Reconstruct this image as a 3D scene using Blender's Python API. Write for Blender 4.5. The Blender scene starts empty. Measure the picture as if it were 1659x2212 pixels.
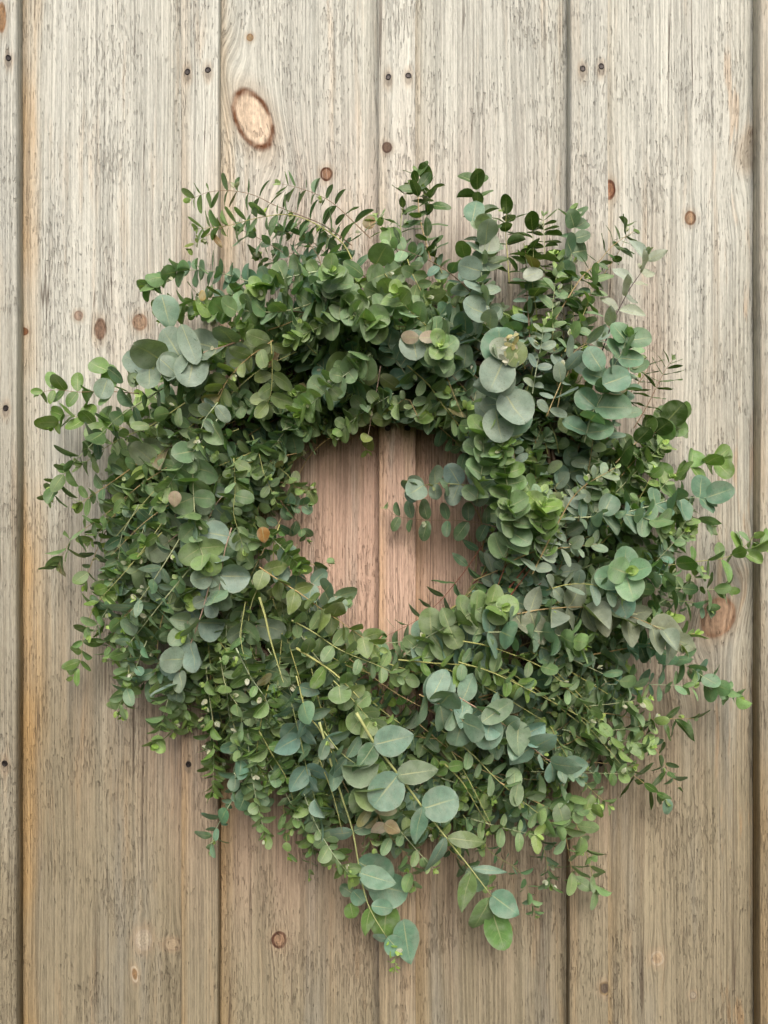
import bpy, math, random
import numpy as np

# ------------------------------------------------------------------ camera, sky, sun
SC = bpy.context.scene
COL = SC.collection
D = 1.15                 # camera distance to the face of the boards
PX = 0.0007              # metres per unit of the 1659 x 2212 layout grid, on the boards
CX, CY = 829.5, 1106.0   # layout centre
ZC = 1.55                # height of the camera above the ground

cam = bpy.data.cameras.new("camera")
camo = bpy.data.objects.new("camera", cam)
COL.objects.link(camo)
camo.location = (0, -D, ZC)
camo.rotation_euler = (math.radians(90), 0, 0)
cam.sensor_fit = 'VERTICAL'
cam.sensor_height = 36.0
cam.lens = 18.0 / ((2212 * PX / 2) / D)
cam.clip_start = 0.01
cam.clip_end = 200.0
SC.camera = camo
SC.render.resolution_x = 768
SC.render.resolution_y = 1024

SUN_EL = math.radians(43)
world = bpy.data.worlds.new("World")
SC.world = world
world.use_nodes = True
wn = world.node_tree
bg = wn.nodes["Background"]
sky = wn.nodes.new("ShaderNodeTexSky")
sky.sky_type = 'NISHITA'
sky.sun_disc = False
sky.sun_elevation = SUN_EL
sky.sun_rotation = math.radians(180 - 8)
sky.air_density = 1.0
sky.dust_density = 6.0
sky.ozone_density = 0.6
wn.links.new(sky.outputs[0], bg.inputs[0])
bg.inputs[1].default_value = 0.13

sun = bpy.data.lights.new("sun", 'SUN')
sun.energy = 1.4
sun.angle = math.radians(36)
sun.color = (1.0, 0.975, 0.925)
suno = bpy.data.objects.new("sun", sun)
COL.objects.link(suno)
suno.rotation_euler = (math.radians(90) - SUN_EL, 0, math.radians(8))
suno.location = (0, -2, 4)

SC.view_settings.view_transform = 'Standard'
SC.view_settings.look = 'None'
SC.view_settings.exposure = 0.34
SC.view_settings.gamma = 1.0

# ------------------------------------------------------------------ helpers
rng = random.Random(11)
nrg = np.random.default_rng(5)


def at(dx, dy, h):
    f = (D - h) / D * PX
    return np.array([(dx - CX) * f, -h, ZC - (dy - CY) * f])


def unit(h):
    return (D - h) / D * PX


def norm(v):
    return v / (np.linalg.norm(v) + 1e-12)


def mesh_from(name, verts, faces):
    me = bpy.data.meshes.new(name)
    me.from_pydata([tuple(v) for v in verts], [], faces)
    me.update()
    return me


def link(name, data, parent=None, mat=None):
    o = bpy.data.objects.new(name, data)
    COL.objects.link(o)
    if parent is not None:
        o.parent = parent
    if mat is not None and not data.materials:
        data.materials.append(mat)
    return o


class NT:
    """small node writer"""
    def __init__(self, name):
        self.m = bpy.data.materials.new(name)
        self.m.use_nodes = True
        self.t = self.m.node_tree
        self.n = self.t.nodes
        self.n.clear()
        self.out = self.n.new("ShaderNodeOutputMaterial")

    def put(self, sock, v):
        if v is None:
            return
        if hasattr(v, "links") or isinstance(v, bpy.types.NodeSocket):
            self.t.links.new(v, sock)
        else:
            try:
                sock.default_value = v
            except Exception:
                sock.default_value = tuple(v) + (1.0,)

    def math(self, op, a, b=None, c=None, clamp=False):
        n = self.n.new("ShaderNodeMath")
        n.operation = op
        n.use_clamp = clamp
        self.put(n.inputs[0], a)
        if b is not None:
            self.put(n.inputs[1], b)
        if c is not None:
            self.put(n.inputs[2], c)
        return n.outputs[0]

    def ss(self, x, lo, hi, a=0.0, b=1.0):
        n = self.n.new("ShaderNodeMapRange")
        n.interpolation_type = 'SMOOTHSTEP'
        self.put(n.inputs[0], x)
        n.inputs[1].default_value = lo
        n.inputs[2].default_value = hi
        n.inputs[3].default_value = a
        n.inputs[4].default_value = b
        return n.outputs[0]

    def mix(self, f, a, b, mode='MIX'):
        n = self.n.new("ShaderNodeMix")
        n.data_type = 'RGBA'
        n.blend_type = mode
        self.put(n.inputs[0], f)
        self.put(n.inputs[6], a if not isinstance(a, tuple) else a + (1.0,) * (4 - len(a)))
        self.put(n.inputs[7], b if not isinstance(b, tuple) else b + (1.0,) * (4 - len(b)))
        return n.outputs[2]

    def xyz(self, x, y, z):
        n = self.n.new("ShaderNodeCombineXYZ")
        self.put(n.inputs[0], x)
        self.put(n.inputs[1], y)
        self.put(n.inputs[2], z)
        return n.outputs[0]

    def sep(self, v):
        n = self.n.new("ShaderNodeSeparateXYZ")
        self.put(n.inputs[0], v)
        return n.outputs[0], n.outputs[1], n.outputs[2]

    def noise(self, vec, detail=2.0, rough=0.5, scale=1.0):
        n = self.n.new("ShaderNodeTexNoise")
        n.inputs["Scale"].default_value = scale
        n.inputs["Detail"].default_value = detail
        n.inputs["Roughness"].default_value = rough
        self.put(n.inputs["Vector"], vec)
        return n.outputs[0]


# ------------------------------------------------------------------ wood
# knots: layout x, y, radii, tilt (deg), fill colour, fill strength, rim colour, rim strength
RIM = (0.13, 0.055, 0.025)
KNOTS = {
    'board1': [
        (170, 682, 9, 10, 0, (0.30, 0.20, 0.15), .7, (0.16, 0.10, 0.07), .5),
        (217, 711, 12, 22, 0, (0.20, 0.12, 0.08), .9, (0.10, 0.06, 0.04), .6),
        (302, 696, 15, 17, 0, (0.34, 0.22, 0.14), .8, (0.16, 0.08, 0.05), .5),
        (52, 716, 9, 8, 0, (0.16, 0.06, 0.02), .9, RIM, .6),
        (291, 2104, 7, 17, 8, (0.22, 0.13, 0.06), .8, (0.50, 0.44, 0.34), .8),
        (310, 2030, 17, 22, 0, (0.42, 0.38, 0.30), .5, (0.3, 0.25, 0.2), .3),
        (373, 2040, 20, 13, 0, (0.36, 0.29, 0.20), .5, (0.16, 0.11, 0.07), .4),
    ],
    'board2': [
        (547, 258, 37, 66, 24, (0.66, 0.53, 0.40), .9, (0.13, 0.055, 0.025), 1.0),
        (705, 376, 12, 14, 0, (0.25, 0.13, 0.075), .9, (0.075, 0.03, 0.015), 1.0),
        (540, 81, 7, 8, 0, (0.33, 0.22, 0.10), .8, (0.2, 0.1, 0.04), .5),
        (603, 2030, 15, 17, 0, (0.30, 0.19, 0.12), .9, (0.07, 0.03, 0.02), 1.0),
    ],
    'board3': [],
    'board4': [
        (1316, 410, 12, 20, 0, (0.27, 0.12, 0.06), .9, (0.09, 0.03, 0.015), 1.0),
        (1491, 471, 11, 14, 0, (0.36, 0.22, 0.12), .8, (0.17, 0.09, 0.05), .8),
        (1551, 1333, 34, 44, -28, (0.36, 0.235, 0.155), .85, (0.22, 0.125, 0.075), .85),
        (1420, 2070, 13, 15, 0, (0.34, 0.25, 0.16), .7, (0.40, 0.35, 0.27), .7),
        (1497, 2150, 7, 8, 0, (0.36, 0.32, 0.25), .7, (0.12, 0.09, 0.07), .6),
        (1622, 322, 24, 40, -15, (0.30, 0.27, 0.21), .30, (0.25, 0.2, 0.15), .1),
    ],
    'batten3': [(836, 320, 10, 11, 0, (0.16, 0.10, 0.07), .9, (0.09, 0.05, 0.04), .9)],
    'batten4': [(1306, 2133, 12, 14, 0, (0.06, 0.045, 0.035), .9, (0.30, 0.22, 0.12), .8)],
    'batten1': [(5, 40, 9, 30, 0, (0.30, 0.16, 0.06), .8, (0.25, 0.12, 0.05), .5)],
}


def wood_material(name, knots, h, seed, amber=0.5, amber_w=0.03, tone=1.0, right_amber=0.0, width=0.25):
    k = NT(name)
    geo = k.n.new("ShaderNodeNewGeometry")
    x, y, z = k.sep(geo.outputs["Position"])
    tex = k.n.new("ShaderNodeTexCoord")
    ox, oy, oz = k.sep(tex.outputs["Object"])
    # knots bend the grain round themselves
    rs = []
    xw = k.math('SUBTRACT', x, k.math('MULTIPLY', y, 1.3))
    for (kx, ky, rx, rz, tilt, fc, fs, rc, rst) in knots:
        c = at(kx, ky, h)
        u = unit(h)
        ca, sa = math.cos(math.radians(tilt)), math.sin(math.radians(tilt))
        dx = k.math('SUBTRACT', x, float(c[0]))
        dz = k.math('SUBTRACT', z, float(c[2]))
        px = k.math('ADD', k.math('MULTIPLY', dx, ca / (rx * u)), k.math('MULTIPLY', dz, sa / (rx * u)))
        pz = k.math('ADD', k.math('MULTIPLY', dx, -sa / (rz * u)), k.math('MULTIPLY', dz, ca / (rz * u)))
        r2 = k.math('ADD', k.math('MULTIPLY', px, px), k.math('MULTIPLY', pz, pz))
        nz = k.noise(k.xyz(k.math('MULTIPLY', x, 120.0), k.math('MULTIPLY', z, 120.0), seed + kx), 2.0)
        r = k.math('ADD', k.math('SQRT', r2), k.math('MULTIPLY_ADD', nz, 0.26 if rx < 20 else 0.09, -0.13 if rx < 20 else -0.045))
        rs.append(r)
        # stretched vertically, so that the grain parts well above and below
        pz2 = k.math('MULTIPLY', pz, 0.42)
        e = k.math('EXPONENT', k.math('MULTIPLY', k.math('ADD', k.math('MULTIPLY', px, px), k.math('MULTIPLY', pz2, pz2)), -0.55))
        xw = k.math('SUBTRACT', xw, k.math('MULTIPLY', k.math('MULTIPLY', dx, e), 0.75))
    lowz = k.noise(k.xyz(k.math('MULTIPLY', x, 5.0), k.math('MULTIPLY', z, 2.2), seed), 1.0)
    xw = k.math('ADD', xw, k.math('MULTIPLY', lowz, 0.012))

    def g(fx, fz, s, detail=2.0, rough=0.5):
        return k.noise(k.xyz(k.math('MULTIPLY', xw, fx), k.math('MULTIPLY', z, fz), seed + s), detail, rough)

    fine0 = g(430, 2.6, 1.3, 2.0, 0.6)
    fine1 = g(560, 46, 11.3, 2.0, 0.6)
    fine = k.math('ADD', k.math('MULTIPLY', fine0, .66), k.math('MULTIPLY', fine1, .34))
    mid = g(190, 3.5, 7.7, 3.0, 0.6)
    broad = g(30, 1.2, 4.1, 2.0)
    fleck = g(560, 62, 9.2, 1.0, 0.5)
    fleck_d = g(18, 9, 2.6, 2.0)
    rough_n = g(700, 210, 3.9, 2.0)
    # patchy weathering, plus the wall's brighter top and dimmer foot painted into the colour
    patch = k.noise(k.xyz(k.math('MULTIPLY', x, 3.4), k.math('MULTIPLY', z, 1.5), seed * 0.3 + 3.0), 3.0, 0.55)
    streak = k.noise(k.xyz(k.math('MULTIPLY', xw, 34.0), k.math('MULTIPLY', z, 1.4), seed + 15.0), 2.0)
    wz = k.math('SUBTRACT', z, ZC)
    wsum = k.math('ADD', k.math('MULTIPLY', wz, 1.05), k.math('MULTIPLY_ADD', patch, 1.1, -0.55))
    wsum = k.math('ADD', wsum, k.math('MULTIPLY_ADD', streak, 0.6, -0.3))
    bleach_light = k.ss(wsum, -0.60, 0.50)
    # warm bounced light in and around the ring, painted into the wood as pink
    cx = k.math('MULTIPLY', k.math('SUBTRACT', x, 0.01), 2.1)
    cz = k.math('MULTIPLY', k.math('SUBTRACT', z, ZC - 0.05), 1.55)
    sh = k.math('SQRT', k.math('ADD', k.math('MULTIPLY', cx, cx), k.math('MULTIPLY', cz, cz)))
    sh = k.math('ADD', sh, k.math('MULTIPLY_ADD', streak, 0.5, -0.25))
    warm_cast = k.ss(sh, 1.20, 0.22)
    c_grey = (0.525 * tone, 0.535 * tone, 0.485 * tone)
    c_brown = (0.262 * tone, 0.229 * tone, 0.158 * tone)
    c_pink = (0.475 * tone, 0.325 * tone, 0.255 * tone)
    col = k.mix(bleach_light, c_brown, c_grey)
    col = k.mix(k.math('MULTIPLY', warm_cast, 0.92), col, c_pink)
    # tan streaks
    tan = k.ss(k.noise(k.xyz(k.math('MULTIPLY', xw, 48.0), k.math('MULTIPLY', z, 3.2), seed + 31.0), 3.0, 0.6), 0.55, 0.75)
    col = k.mix(k.math('MULTIPLY', tan, 0.32), col, k.mix(bleach_light, (0.36, 0.25, 0.14), (0.60, 0.46, 0.31)))
    # grey-green silvering
    sil = k.ss(k.noise(k.xyz(k.math('MULTIPLY', xw, 22.0), k.math('MULTIPLY', z, 1.8), seed + 51.0), 3.0, 0.6), 0.5, 0.72)
    col = k.mix(k.math('MULTIPLY', sil, 0.45), col, k.mix(bleach_light, (0.22, 0.22, 0.195), (0.46, 0.48, 0.45)))
    # amber edge
    if amber > 0:
        ae = k.math('ADD', ox, k.math('MULTIPLY_ADD', k.noise(k.xyz(k.math('MULTIPLY', x, 30.0), k.math('MULTIPLY', z, 2.0), seed + 70.0), 2.0), amber_w * 1.5, -amber_w * 0.75))
        am = k.ss(ae, amber_w, amber_w * 0.25)
        vary = k.ss(k.noise(k.xyz(seed, k.math('MULTIPLY', z, 2.6), 3.0), 2.0), 0.34, 0.64, 0.25, 1.0)
        col = k.mix(k.math('MULTIPLY', k.math('MULTIPLY', am, vary), amber), col, (0.50, 0.30, 0.10))
    if right_amber > 0:
        ra = k.ss(k.math('ADD', ox, k.math('MULTIPLY_ADD', patch, 0.06, -0.03)), width - 0.08, width - 0.03)
        sp = k.ss(k.noise(k.xyz(k.math('MULTIPLY', xw, 75.0), k.math('MULTIPLY', z, 9.0), seed + 90.0), 2.0), 0.56, 0.70)
        col = k.mix(k.math('MULTIPLY', k.math('MULTIPLY', ra, sp), right_amber), col, (0.50, 0.27, 0.10))
    # knots
    for (kn, r) in zip(knots, rs):
        (kx, ky, rx, rz, tilt, fc, fs, rc, rst) = kn
        spk0 = k.noise(k.xyz(k.math('MULTIPLY', x, 260.0), k.math('MULTIPLY', z, 50.0), seed + ky), 2.0)
        halo = k.ss(k.math('ADD', r, k.math('MULTIPLY_ADD', spk0, 1.6, -.8)), 2.4, 0.8) if rx < 20 else k.ss(r, 2.0, .9)
        col = k.mix(k.math('MULTIPLY', halo, 0.45), col, (0.36, 0.27, 0.18))
        rings = k.math('SINE', k.math('MULTIPLY', r, 21.0))
        spk = k.noise(k.xyz(k.math('MULTIPLY', x, 420.0), k.math('MULTIPLY', z, 160.0), seed + kx), 3.0, .65)
        rr = k.math('ADD', k.math('MULTIPLY', rings, 0.09), k.math('MULTIPLY_ADD', spk, 2.0 if rx < 20 else 0.7, -0.05 if rx < 20 else 0.62))
        fcol = k.mix(1.0, fc, k.xyz(rr, rr, rr), 'MULTIPLY')
        col = k.mix(k.math('MULTIPLY', k.ss(r, *((1.22, 0.86) if rx < 20 else (1.06, 0.97))), fs), col, fcol)
        rim = k.math('MULTIPLY', k.ss(r, *((0.62, 0.88) if rx < 20 else (0.76, 0.94))), k.ss(r, 1.2, 1.0))
        brk = k.ss(k.noise(k.xyz(k.math('MULTIPLY', x, 45.0), k.math('MULTIPLY', z, 45.0), seed + ky), 2.0), 0.3, 0.6, 0.45, 1.0)
        col = k.mix(k.math('MULTIPLY', k.math('MULTIPLY', rim, brk), rst), col, rc)
    # grain darkens and lightens
    gv = k.math('ADD', k.math('MULTIPLY', k.ss(fine, 0.37, 0.62), 0.50), k.math('MULTIPLY', k.ss(mid, 0.28, 0.72), 0.20))
    gv = k.math('ADD', gv, k.math('MULTIPLY', k.ss(broad, 0.3, 0.7), 0.12))
    gv = k.math('ADD', gv, k.math('MULTIPLY', rough_n, 0.26))
    gv = k.math('ADD', gv, 0.45)
    col = k.mix(1.0, col, k.xyz(gv, gv, gv), 'MULTIPLY')
    # dark open flecks of the rough sawn face
    fl = k.math('ADD', fleck, k.math('MULTIPLY_ADD', fleck_d, 0.62, -0.32))
    fl = k.ss(fl, 0.63, 0.72)
    col = k.mix(k.math('MULTIPLY', fl, 0.28), col, (0.115, 0.085, 0.06))
    # long drying cracks, a hair wide
    ck = k.math('ABSOLUTE', k.math('MULTIPLY_ADD', g(70, 0.8, 61.0, 1.0), 1.0, -0.5))
    ck = k.math('MULTIPLY', k.ss(ck, 0.010, 0.002), k.ss(g(14, 3.0, 77.0, 2.0), 0.50, 0.60))
    col = k.mix(k.math('MULTIPLY', ck, 0.7), col, (0.075, 0.055, 0.04))
    pale = k.ss(k.math('SUBTRACT', fine, k.math('MULTIPLY', fleck, 0.5)), 0.33, 0.5)
    col = k.mix(k.math('MULTIPLY', pale, 0.22), col, k.mix(bleach_light, (0.38, 0.33, 0.25), (0.66, 0.65, 0.59)))
    b = k.n.new("ShaderNodeBsdfPrincipled")
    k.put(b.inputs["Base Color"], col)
    b.inputs["Roughness"].default_value = 0.82
    b.inputs["Specular IOR Level"].default_value = 0.25
    bump = k.n.new("ShaderNodeBump")
    bump.inputs["Strength"].default_value = 1.0
    bump.inputs["Distance"].default_value = 0.0016
    hh = k.math('ADD', fine, k.math('MULTIPLY', fl, -0.8))
    hh = k.math('ADD', hh, k.math('MULTIPLY', rough_n, 0.35))
    k.put(bump.inputs["Height"], hh)
    k.t.links.new(bump.outputs[0], b.inputs["Normal"])
    k.t.links.new(b.outputs[0], k.out.inputs[0])
    return k.m


def plank_mesh(name, x0, x1, y_front, y_back, z0, z1, bev, wob, seed):
    """a sawn plank, origin at its left front edge: rounded and slightly wandering arrises"""
    r = random.Random(seed)
    n = 64
    ph = [r.uniform(0, 6.28) for _ in range(8)]
    verts, faces = [], []
    w = x1 - x0
    t = y_back - y_front
    for i in range(n + 1):
        z = z0 + (z1 - z0) * i / n
        a = wob * (math.sin(z * 7 + ph[0]) + .6 * math.sin(z * 19 + ph[1]) + .4 * math.sin(z * 47 + ph[2]))
        b = wob * (math.sin(z * 6 + ph[3]) + .6 * math.sin(z * 23 + ph[4]) + .4 * math.sin(z * 41 + ph[5]))
        prof = [(a, t), (a, bev), (a + bev * .35, bev * .3), (a + bev, 0),
                (w * .33 + a, -wob * .4), (w * .66 + b, -wob * .4),
                (w + b - bev, 0), (w + b - bev * .35, bev * .3), (w + b, bev), (w + b, t)]
        for (px, py) in prof:
            verts.append((px, py, z))
    m = 10
    for i in range(n):
        for j in range(m):
            j2 = (j + 1) % m
            faces.append((i * m + j, i * m + j2, (i + 1) * m + j2, (i + 1) * m + j))
    faces.append(tuple(range(m - 1, -1, -1)))
    faces.append(tuple(n * m + j for j in range(m)))
    me = mesh_from(name, verts, faces)
    import bmesh
    bm = bmesh.new()
    bm.from_mesh(me)
    bmesh.ops.recalc_face_normals(bm, faces=bm.faces)
    bm.to_mesh(me)
    bm.free()
    for p in me.polygons:
        p.use_smooth = len(p.vertices) == 4 and abs(p.normal.z) < .5
    return me


wall = bpy.data.objects.new("wooden_wall", None)
COL.objects.link(wall)
wall.location = (0, 0, 0)
wall["label"] = "weathered board and batten wall of rough sawn timber behind the wreath"
wall["category"] = "wall"

BT = 0.022                       # batten thickness
Z0, Z1 = 0.35, 2.75
LAYOUT_BAT = [(-800, -720), (-385, -304), (-44, 36), (391, 471), (818, 898), (1231, 1313), (1641, 1723), (2050, 2132), (2462, 2543)]
# the two outermost on the left fall at even spacing too
LAYOUT_BAT[0] = (-900, -820)
LAYOUT_BAT[1] = (-472, -392)
bat_x = [((a - CX) * unit(BT), (b - CX) * unit(BT)) for a, b in LAYOUT_BAT]

# boards run between the centres of neighbouring battens
edges = [-2.02 + 0.3] + [(a + b) / 2 for a, b in bat_x] + [bat_x[-1][1] + 0.25]
board_names = {2: 'board0', 3: 'board1', 4: 'board2', 5: 'board3', 6: 'board4'}
board_amber = {3: (.70, .040), 4: (.60, .030), 5: (.35, .025), 6: (.60, .020)}
for i in range(len(edges) - 1):
    xa, xb = edges[i] + 0.004, edges[i + 1] - 0.004
    key = board_names.get(i, 'none')
    # amber is measured from the board's own left edge; the batten hides its first half width
    am, aw = board_amber.get(i, (.5, .03))
    me = plank_mesh("board", xa, xb, 0.0, 0.019, 0, Z1 - Z0, 0.0015, 0.0004, 40 + i)
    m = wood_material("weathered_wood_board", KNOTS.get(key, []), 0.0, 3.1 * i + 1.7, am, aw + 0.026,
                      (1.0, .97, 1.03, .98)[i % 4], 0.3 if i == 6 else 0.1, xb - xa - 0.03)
    o = link("board", me, wall, m)
    o.location = (xa, 0.0, Z0)

nail_mat = None


def make_nail_material():
    k = NT("dark_nail_steel")
    b = k.n.new("ShaderNodeBsdfPrincipled")
    geo = k.n.new("ShaderNodeNewGeometry")
    n = k.noise(geo.outputs["Position"], 2.0, .5, 900.0)
    k.put(b.inputs["Base Color"], k.mix(k.ss(n, .4, .6), (0.012, 0.012, 0.016), (0.05, 0.04, 0.035)))
    b.inputs["Metallic"].default_value = 0.5
    b.inputs["Roughness"].default_value = 0.45
    k.t.links.new(b.outputs[0], k.out.inputs[0])
    return k.m


def nail_mesh():
    """sunken dished nail head with a raised torn rim"""
    V, F = [], []
    n = 12
    rings = [(0.0042, -0.0001), (0.0037, -0.0013), (0.0030, -0.0013), (0.0023, -0.0006), (0.0012, -0.0005)]
    for (r, y) in rings:
        for a in range(n):
            t = a / n * 2 * math.pi
            V.append((r * math.cos(t), y, r * 1.15 * math.sin(t)))
    for j in range(len(rings) - 1):
        for a in range(n):
            b = (a + 1) % n
            F.append((j * n + a, j * n + b, (j + 1) * n + b, (j + 1) * n + a))
    V.append((0, -0.0005, 0))
    c = len(V) - 1
    for a in range(n):
        F.append(((len(rings) - 1) * n + a, (len(rings) - 1) * n + (a + 1) % n, c))
    return mesh_from("nail", V, F)


nail_me = nail_mesh()
nail_me.materials.append(make_nail_material())
NAILS = {2: [(20, 127), (14, 882), (12, 1648), (-24, 130), (-24, 885)],
         3: [(406, 157), (450, 153), (408, 1650), (446, 905), (410, 902)],
         4: [(839, 168), (882, 165), (838, 925), (880, 925), (846, 1652), (880, 1650)],
         5: [(1258, 150), (1298, 145), (1256, 906), (1292, 905), (1262, 1650), (1296, 1648)],
         6: [(1668, 150), (1700, 150), (1668, 900), (1700, 905), (1668, 1650), (1700, 1650)]}
for i, (xa, xb) in enumerate(bat_x):
    stains = [(nx, ny + 5, 7, 15, 0, (0.13, 0.115, 0.10), .42, (0.1, 0.1, 0.1), 0.0) for nx, ny in NAILS.get(i, [])]
    me = plank_mesh("batten", xa, xb, -BT, 0.0, 0, Z1 - Z0, 0.0022, 0.0005, 80 + i)
    key = 'batten%d' % (i - 1)
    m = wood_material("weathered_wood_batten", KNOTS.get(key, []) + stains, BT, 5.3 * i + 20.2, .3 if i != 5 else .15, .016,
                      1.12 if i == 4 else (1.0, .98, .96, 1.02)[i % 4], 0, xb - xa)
    o = link("batten", me, wall, m)
    o.location = (xa, -BT - 0.0022, Z0)
    for (nx, ny) in NAILS.get(i, []):
        p = at(nx, ny, BT)
        q = link("nail", nail_me, o)
        q.location = (p[0] - xa, 0.0, p[2] - Z0)
        q.rotation_euler = (0, rng.uniform(0, 6), 0)

# ------------------------------------------------------------------ leaves: materials
def leaf_material(name, per_object):
    k = NT(name)
    if per_object:
        oi = k.n.new("ShaderNodeObjectInfo")
        tint = oi.outputs["Color"]
    else:
        a = k.n.new("ShaderNodeAttribute")
        a.attribute_name = "tint"
        tint = a.outputs["Color"]
    uvn = k.n.new("ShaderNodeUVMap")
    u, v, _ = k.sep(uvn.outputs[0])          # u: -1..1 across stored as 0..1, v along
    geo = k.n.new("ShaderNodeNewGeometry")
    su = k.math('MULTIPLY_ADD', u, 2.0, -1.0)
    au = k.math('ABSOLUTE', su)
    n1 = k.noise(geo.outputs["Position"], 3.0, .6, 95.0)
    n2 = k.noise(geo.outputs["Position"], 2.0, .6, 700.0)
    val = k.math('MULTIPLY_ADD', n1, 0.8, 0.68)
    col = k.mix(1.0, tint, k.xyz(val, val, val), 'MULTIPLY')
    # waxy bloom, patchy
    bloom = k.ss(k.noise(geo.outputs["Position"], 2.0, .5, 60.0), .42, .68)
    col = k.mix(k.math('MULTIPLY', bloom, 0.34), col, (0.37, 0.43, 0.35))
    # side veins: slanting lines, stronger near the midrib
    vv = k.math('SUBTRACT', v, k.math('MULTIPLY', au, 0.22))
    vein = k.math('ABSOLUTE', k.math('SINE', k.math('MULTIPLY', vv, 22.0)))
    vein = k.ss(vein, 0.16, 0.0)
    vein = k.math('MULTIPLY', vein, k.ss(au, 0.95, 0.1, 0.0, 0.35))
    rib = k.ss(au, 0.07, 0.025)
    rib = k.math('MULTIPLY', rib, k.ss(v, 1.0, 0.2, 0.15, 0.7))
    col = k.mix(k.math('MAXIMUM', vein, rib), col, (0.46, 0.50, 0.28))
    # pale rim and old spots
    col = k.mix(k.ss(au, 0.90, 1.0, 0.0, 0.30), col, (0.34, 0.38, 0.26))
    col = k.mix(k.ss(n2, .60, .70, 0, .55), col, (0.12, 0.13, 0.06))
    # the lower face is plain green with less bloom
    under = k.mix(1.0, col, (0.80, 0.86, 0.66), 'MULTIPLY')
    col = k.mix(geo.outputs["Backfacing"], col, under)
    b = k.n.new("ShaderNodeBsdfPrincipled")
    k.put(b.inputs["Base Color"], col)
    k.put(b.inputs["Roughness"], k.ss(bloom, 0, 1, .42, .66))
    b.inputs["Specular IOR Level"].default_value = 0.35
    tr = k.n.new("ShaderNodeBsdfTranslucent")
    k.put(tr.inputs["Color"], k.mix(1.0, col, (1.15, 1.35, 0.45), 'MULTIPLY'))
    bump = k.n.new("ShaderNodeBump")
    bump.inputs["Strength"].default_value = 0.35
    bump.inputs["Distance"].default_value = 0.0008
    k.put(bump.inputs["Height"], k.math('SUBTRACT', n1, k.math('MAXIMUM', vein, rib)))
    k.t.links.new(bump.outputs[0], b.inputs["Normal"])
    mx = k.n.new("ShaderNodeMixShader")
    mx.inputs[0].default_value = 0.21
    k.t.links.new(b.outputs[0], mx.inputs[1])
    k.t.links.new(tr.outputs[0], mx.inputs[2])
    k.t.links.new(mx.outputs[0], k.out.inputs[0])
    return k.m


def stem_material(name, per_object):
    k = NT(name)
    if per_object:
        tint = k.n.new("ShaderNodeObjectInfo").outputs["Color"]
    else:
        a = k.n.new("ShaderNodeAttribute")
        a.attribute_name = "tint"
        tint = a.outputs["Color"]
    geo = k.n.new("ShaderNodeNewGeometry")
    n = k.noise(geo.outputs["Position"], 3.0, .6, 160.0)
    val = k.math('MULTIPLY_ADD', n, 0.8, 0.6)
    col = k.mix(1.0, tint, k.xyz(val, val, val), 'MULTIPLY')
    b = k.n.new("ShaderNodeBsdfPrincipled")
    k.put(b.inputs["Base Color"], col)
    b.inputs["Roughness"].default_value = 0.55
    k.t.links.new(b.outputs[0], k.out.inputs[0])
    return k.m


LEAF_OBJ = leaf_material("eucalyptus_leaf", True)
LEAF_MASS = leaf_material("eucalyptus_leaf_mass", False)
STEM_OBJ = stem_material("eucalyptus_stem", True)
STEM_MASS = stem_material("eucalyptus_stem_mass", False)

# ------------------------------------------------------------------ leaves: shapes
NR, NA = 9, 5


def outline(kind, t):
    """half width at t in 0..1 of a leaf of length 1"""
    if kind == 'round':
        return 0.49 * (max(0, 1 - (2 * t - 1) ** 2)) ** 0.5 * (1.06 - 0.12 * t)
    if kind == 'oval':
        return 0.33 * (max(0, 1 - (2 * t - 1) ** 2)) ** 0.55
    if kind == 'heart':
        return 0.41 * (math.sin(math.pi * t ** 0.72)) ** 0.72 if 0 < t < 1 else 0
    if kind == 'lance':
        return 0.215 * (math.sin(math.pi * t ** 0.85)) ** 0.8 if 0 < t < 1 else 0
    if kind == 'narrow':
        return 0.16 * (math.sin(math.pi * t ** 0.95)) ** 0.75 if 0 < t < 1 else 0


TEMPL = {}      # (kind, variant) -> verts, uv


def build_templates():
    ts = [0.0, 0.05, 0.16, 0.32, 0.5, 0.68, 0.84, 0.95, 1.0]
    for kind in ('round', 'oval', 'heart', 'lance', 'narrow'):
        for var in range(6):
            r = random.Random(hash((kind.__len__(), var)) % 1000 + var * 17 + ord(kind[0]))
            cup = r.uniform(-0.10, 0.34)
            bend = r.uniform(-0.22, 0.30)
            twist = r.uniform(-0.35, 0.35)
            asym = r.uniform(-0.06, 0.06)
            wav = r.uniform(0.0, 0.035)
            if var == 5:
                cup, bend = 0.85, 0.1           # folded along the midrib
            V, UV = [], []
            for i, t in enumerate(ts):
                w = max(outline(kind, t), 0.006)
                for j in range(NA):
                    s = (j / (NA - 1)) * 2 - 1
                    xx = s * w * (1 + asym * (1 if s > 0 else -1))
                    # heart shaped base: lobes reach back past the stalk
                    yy = t
                    if kind in ('round', 'heart'):
                        yy -= 0.06 * abs(s) * (1 - t) ** 3
                    if kind == 'round':
                        yy -= 0.03 * (1 - abs(s)) * t ** 6
                    zz = cup * abs(s) ** 1.6 * w - bend * (t - 0.1) ** 2 + wav * math.sin(9 * t + 2.4 * s)
                    a = twist * (t - 0.2)
                    V.append((xx * math.cos(a) - zz * math.sin(a) * .6, yy, zz + xx * math.sin(a)))
                    UV.append((j / (NA - 1), t))
            TEMPL[(kind, var)] = (np.array(V), np.array(UV))


build_templates()
QUADS = np.array([(i * NA + j, i * NA + j + 1, (i + 1) * NA + j + 1, (i + 1) * NA + j)
                  for i in range(NR - 1) for j in range(NA - 1)])
RIMIDX = [i * NA for i in range(NR)] + [i * NA + NA - 1 for i in range(NR - 1, -1, -1)]

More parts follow.
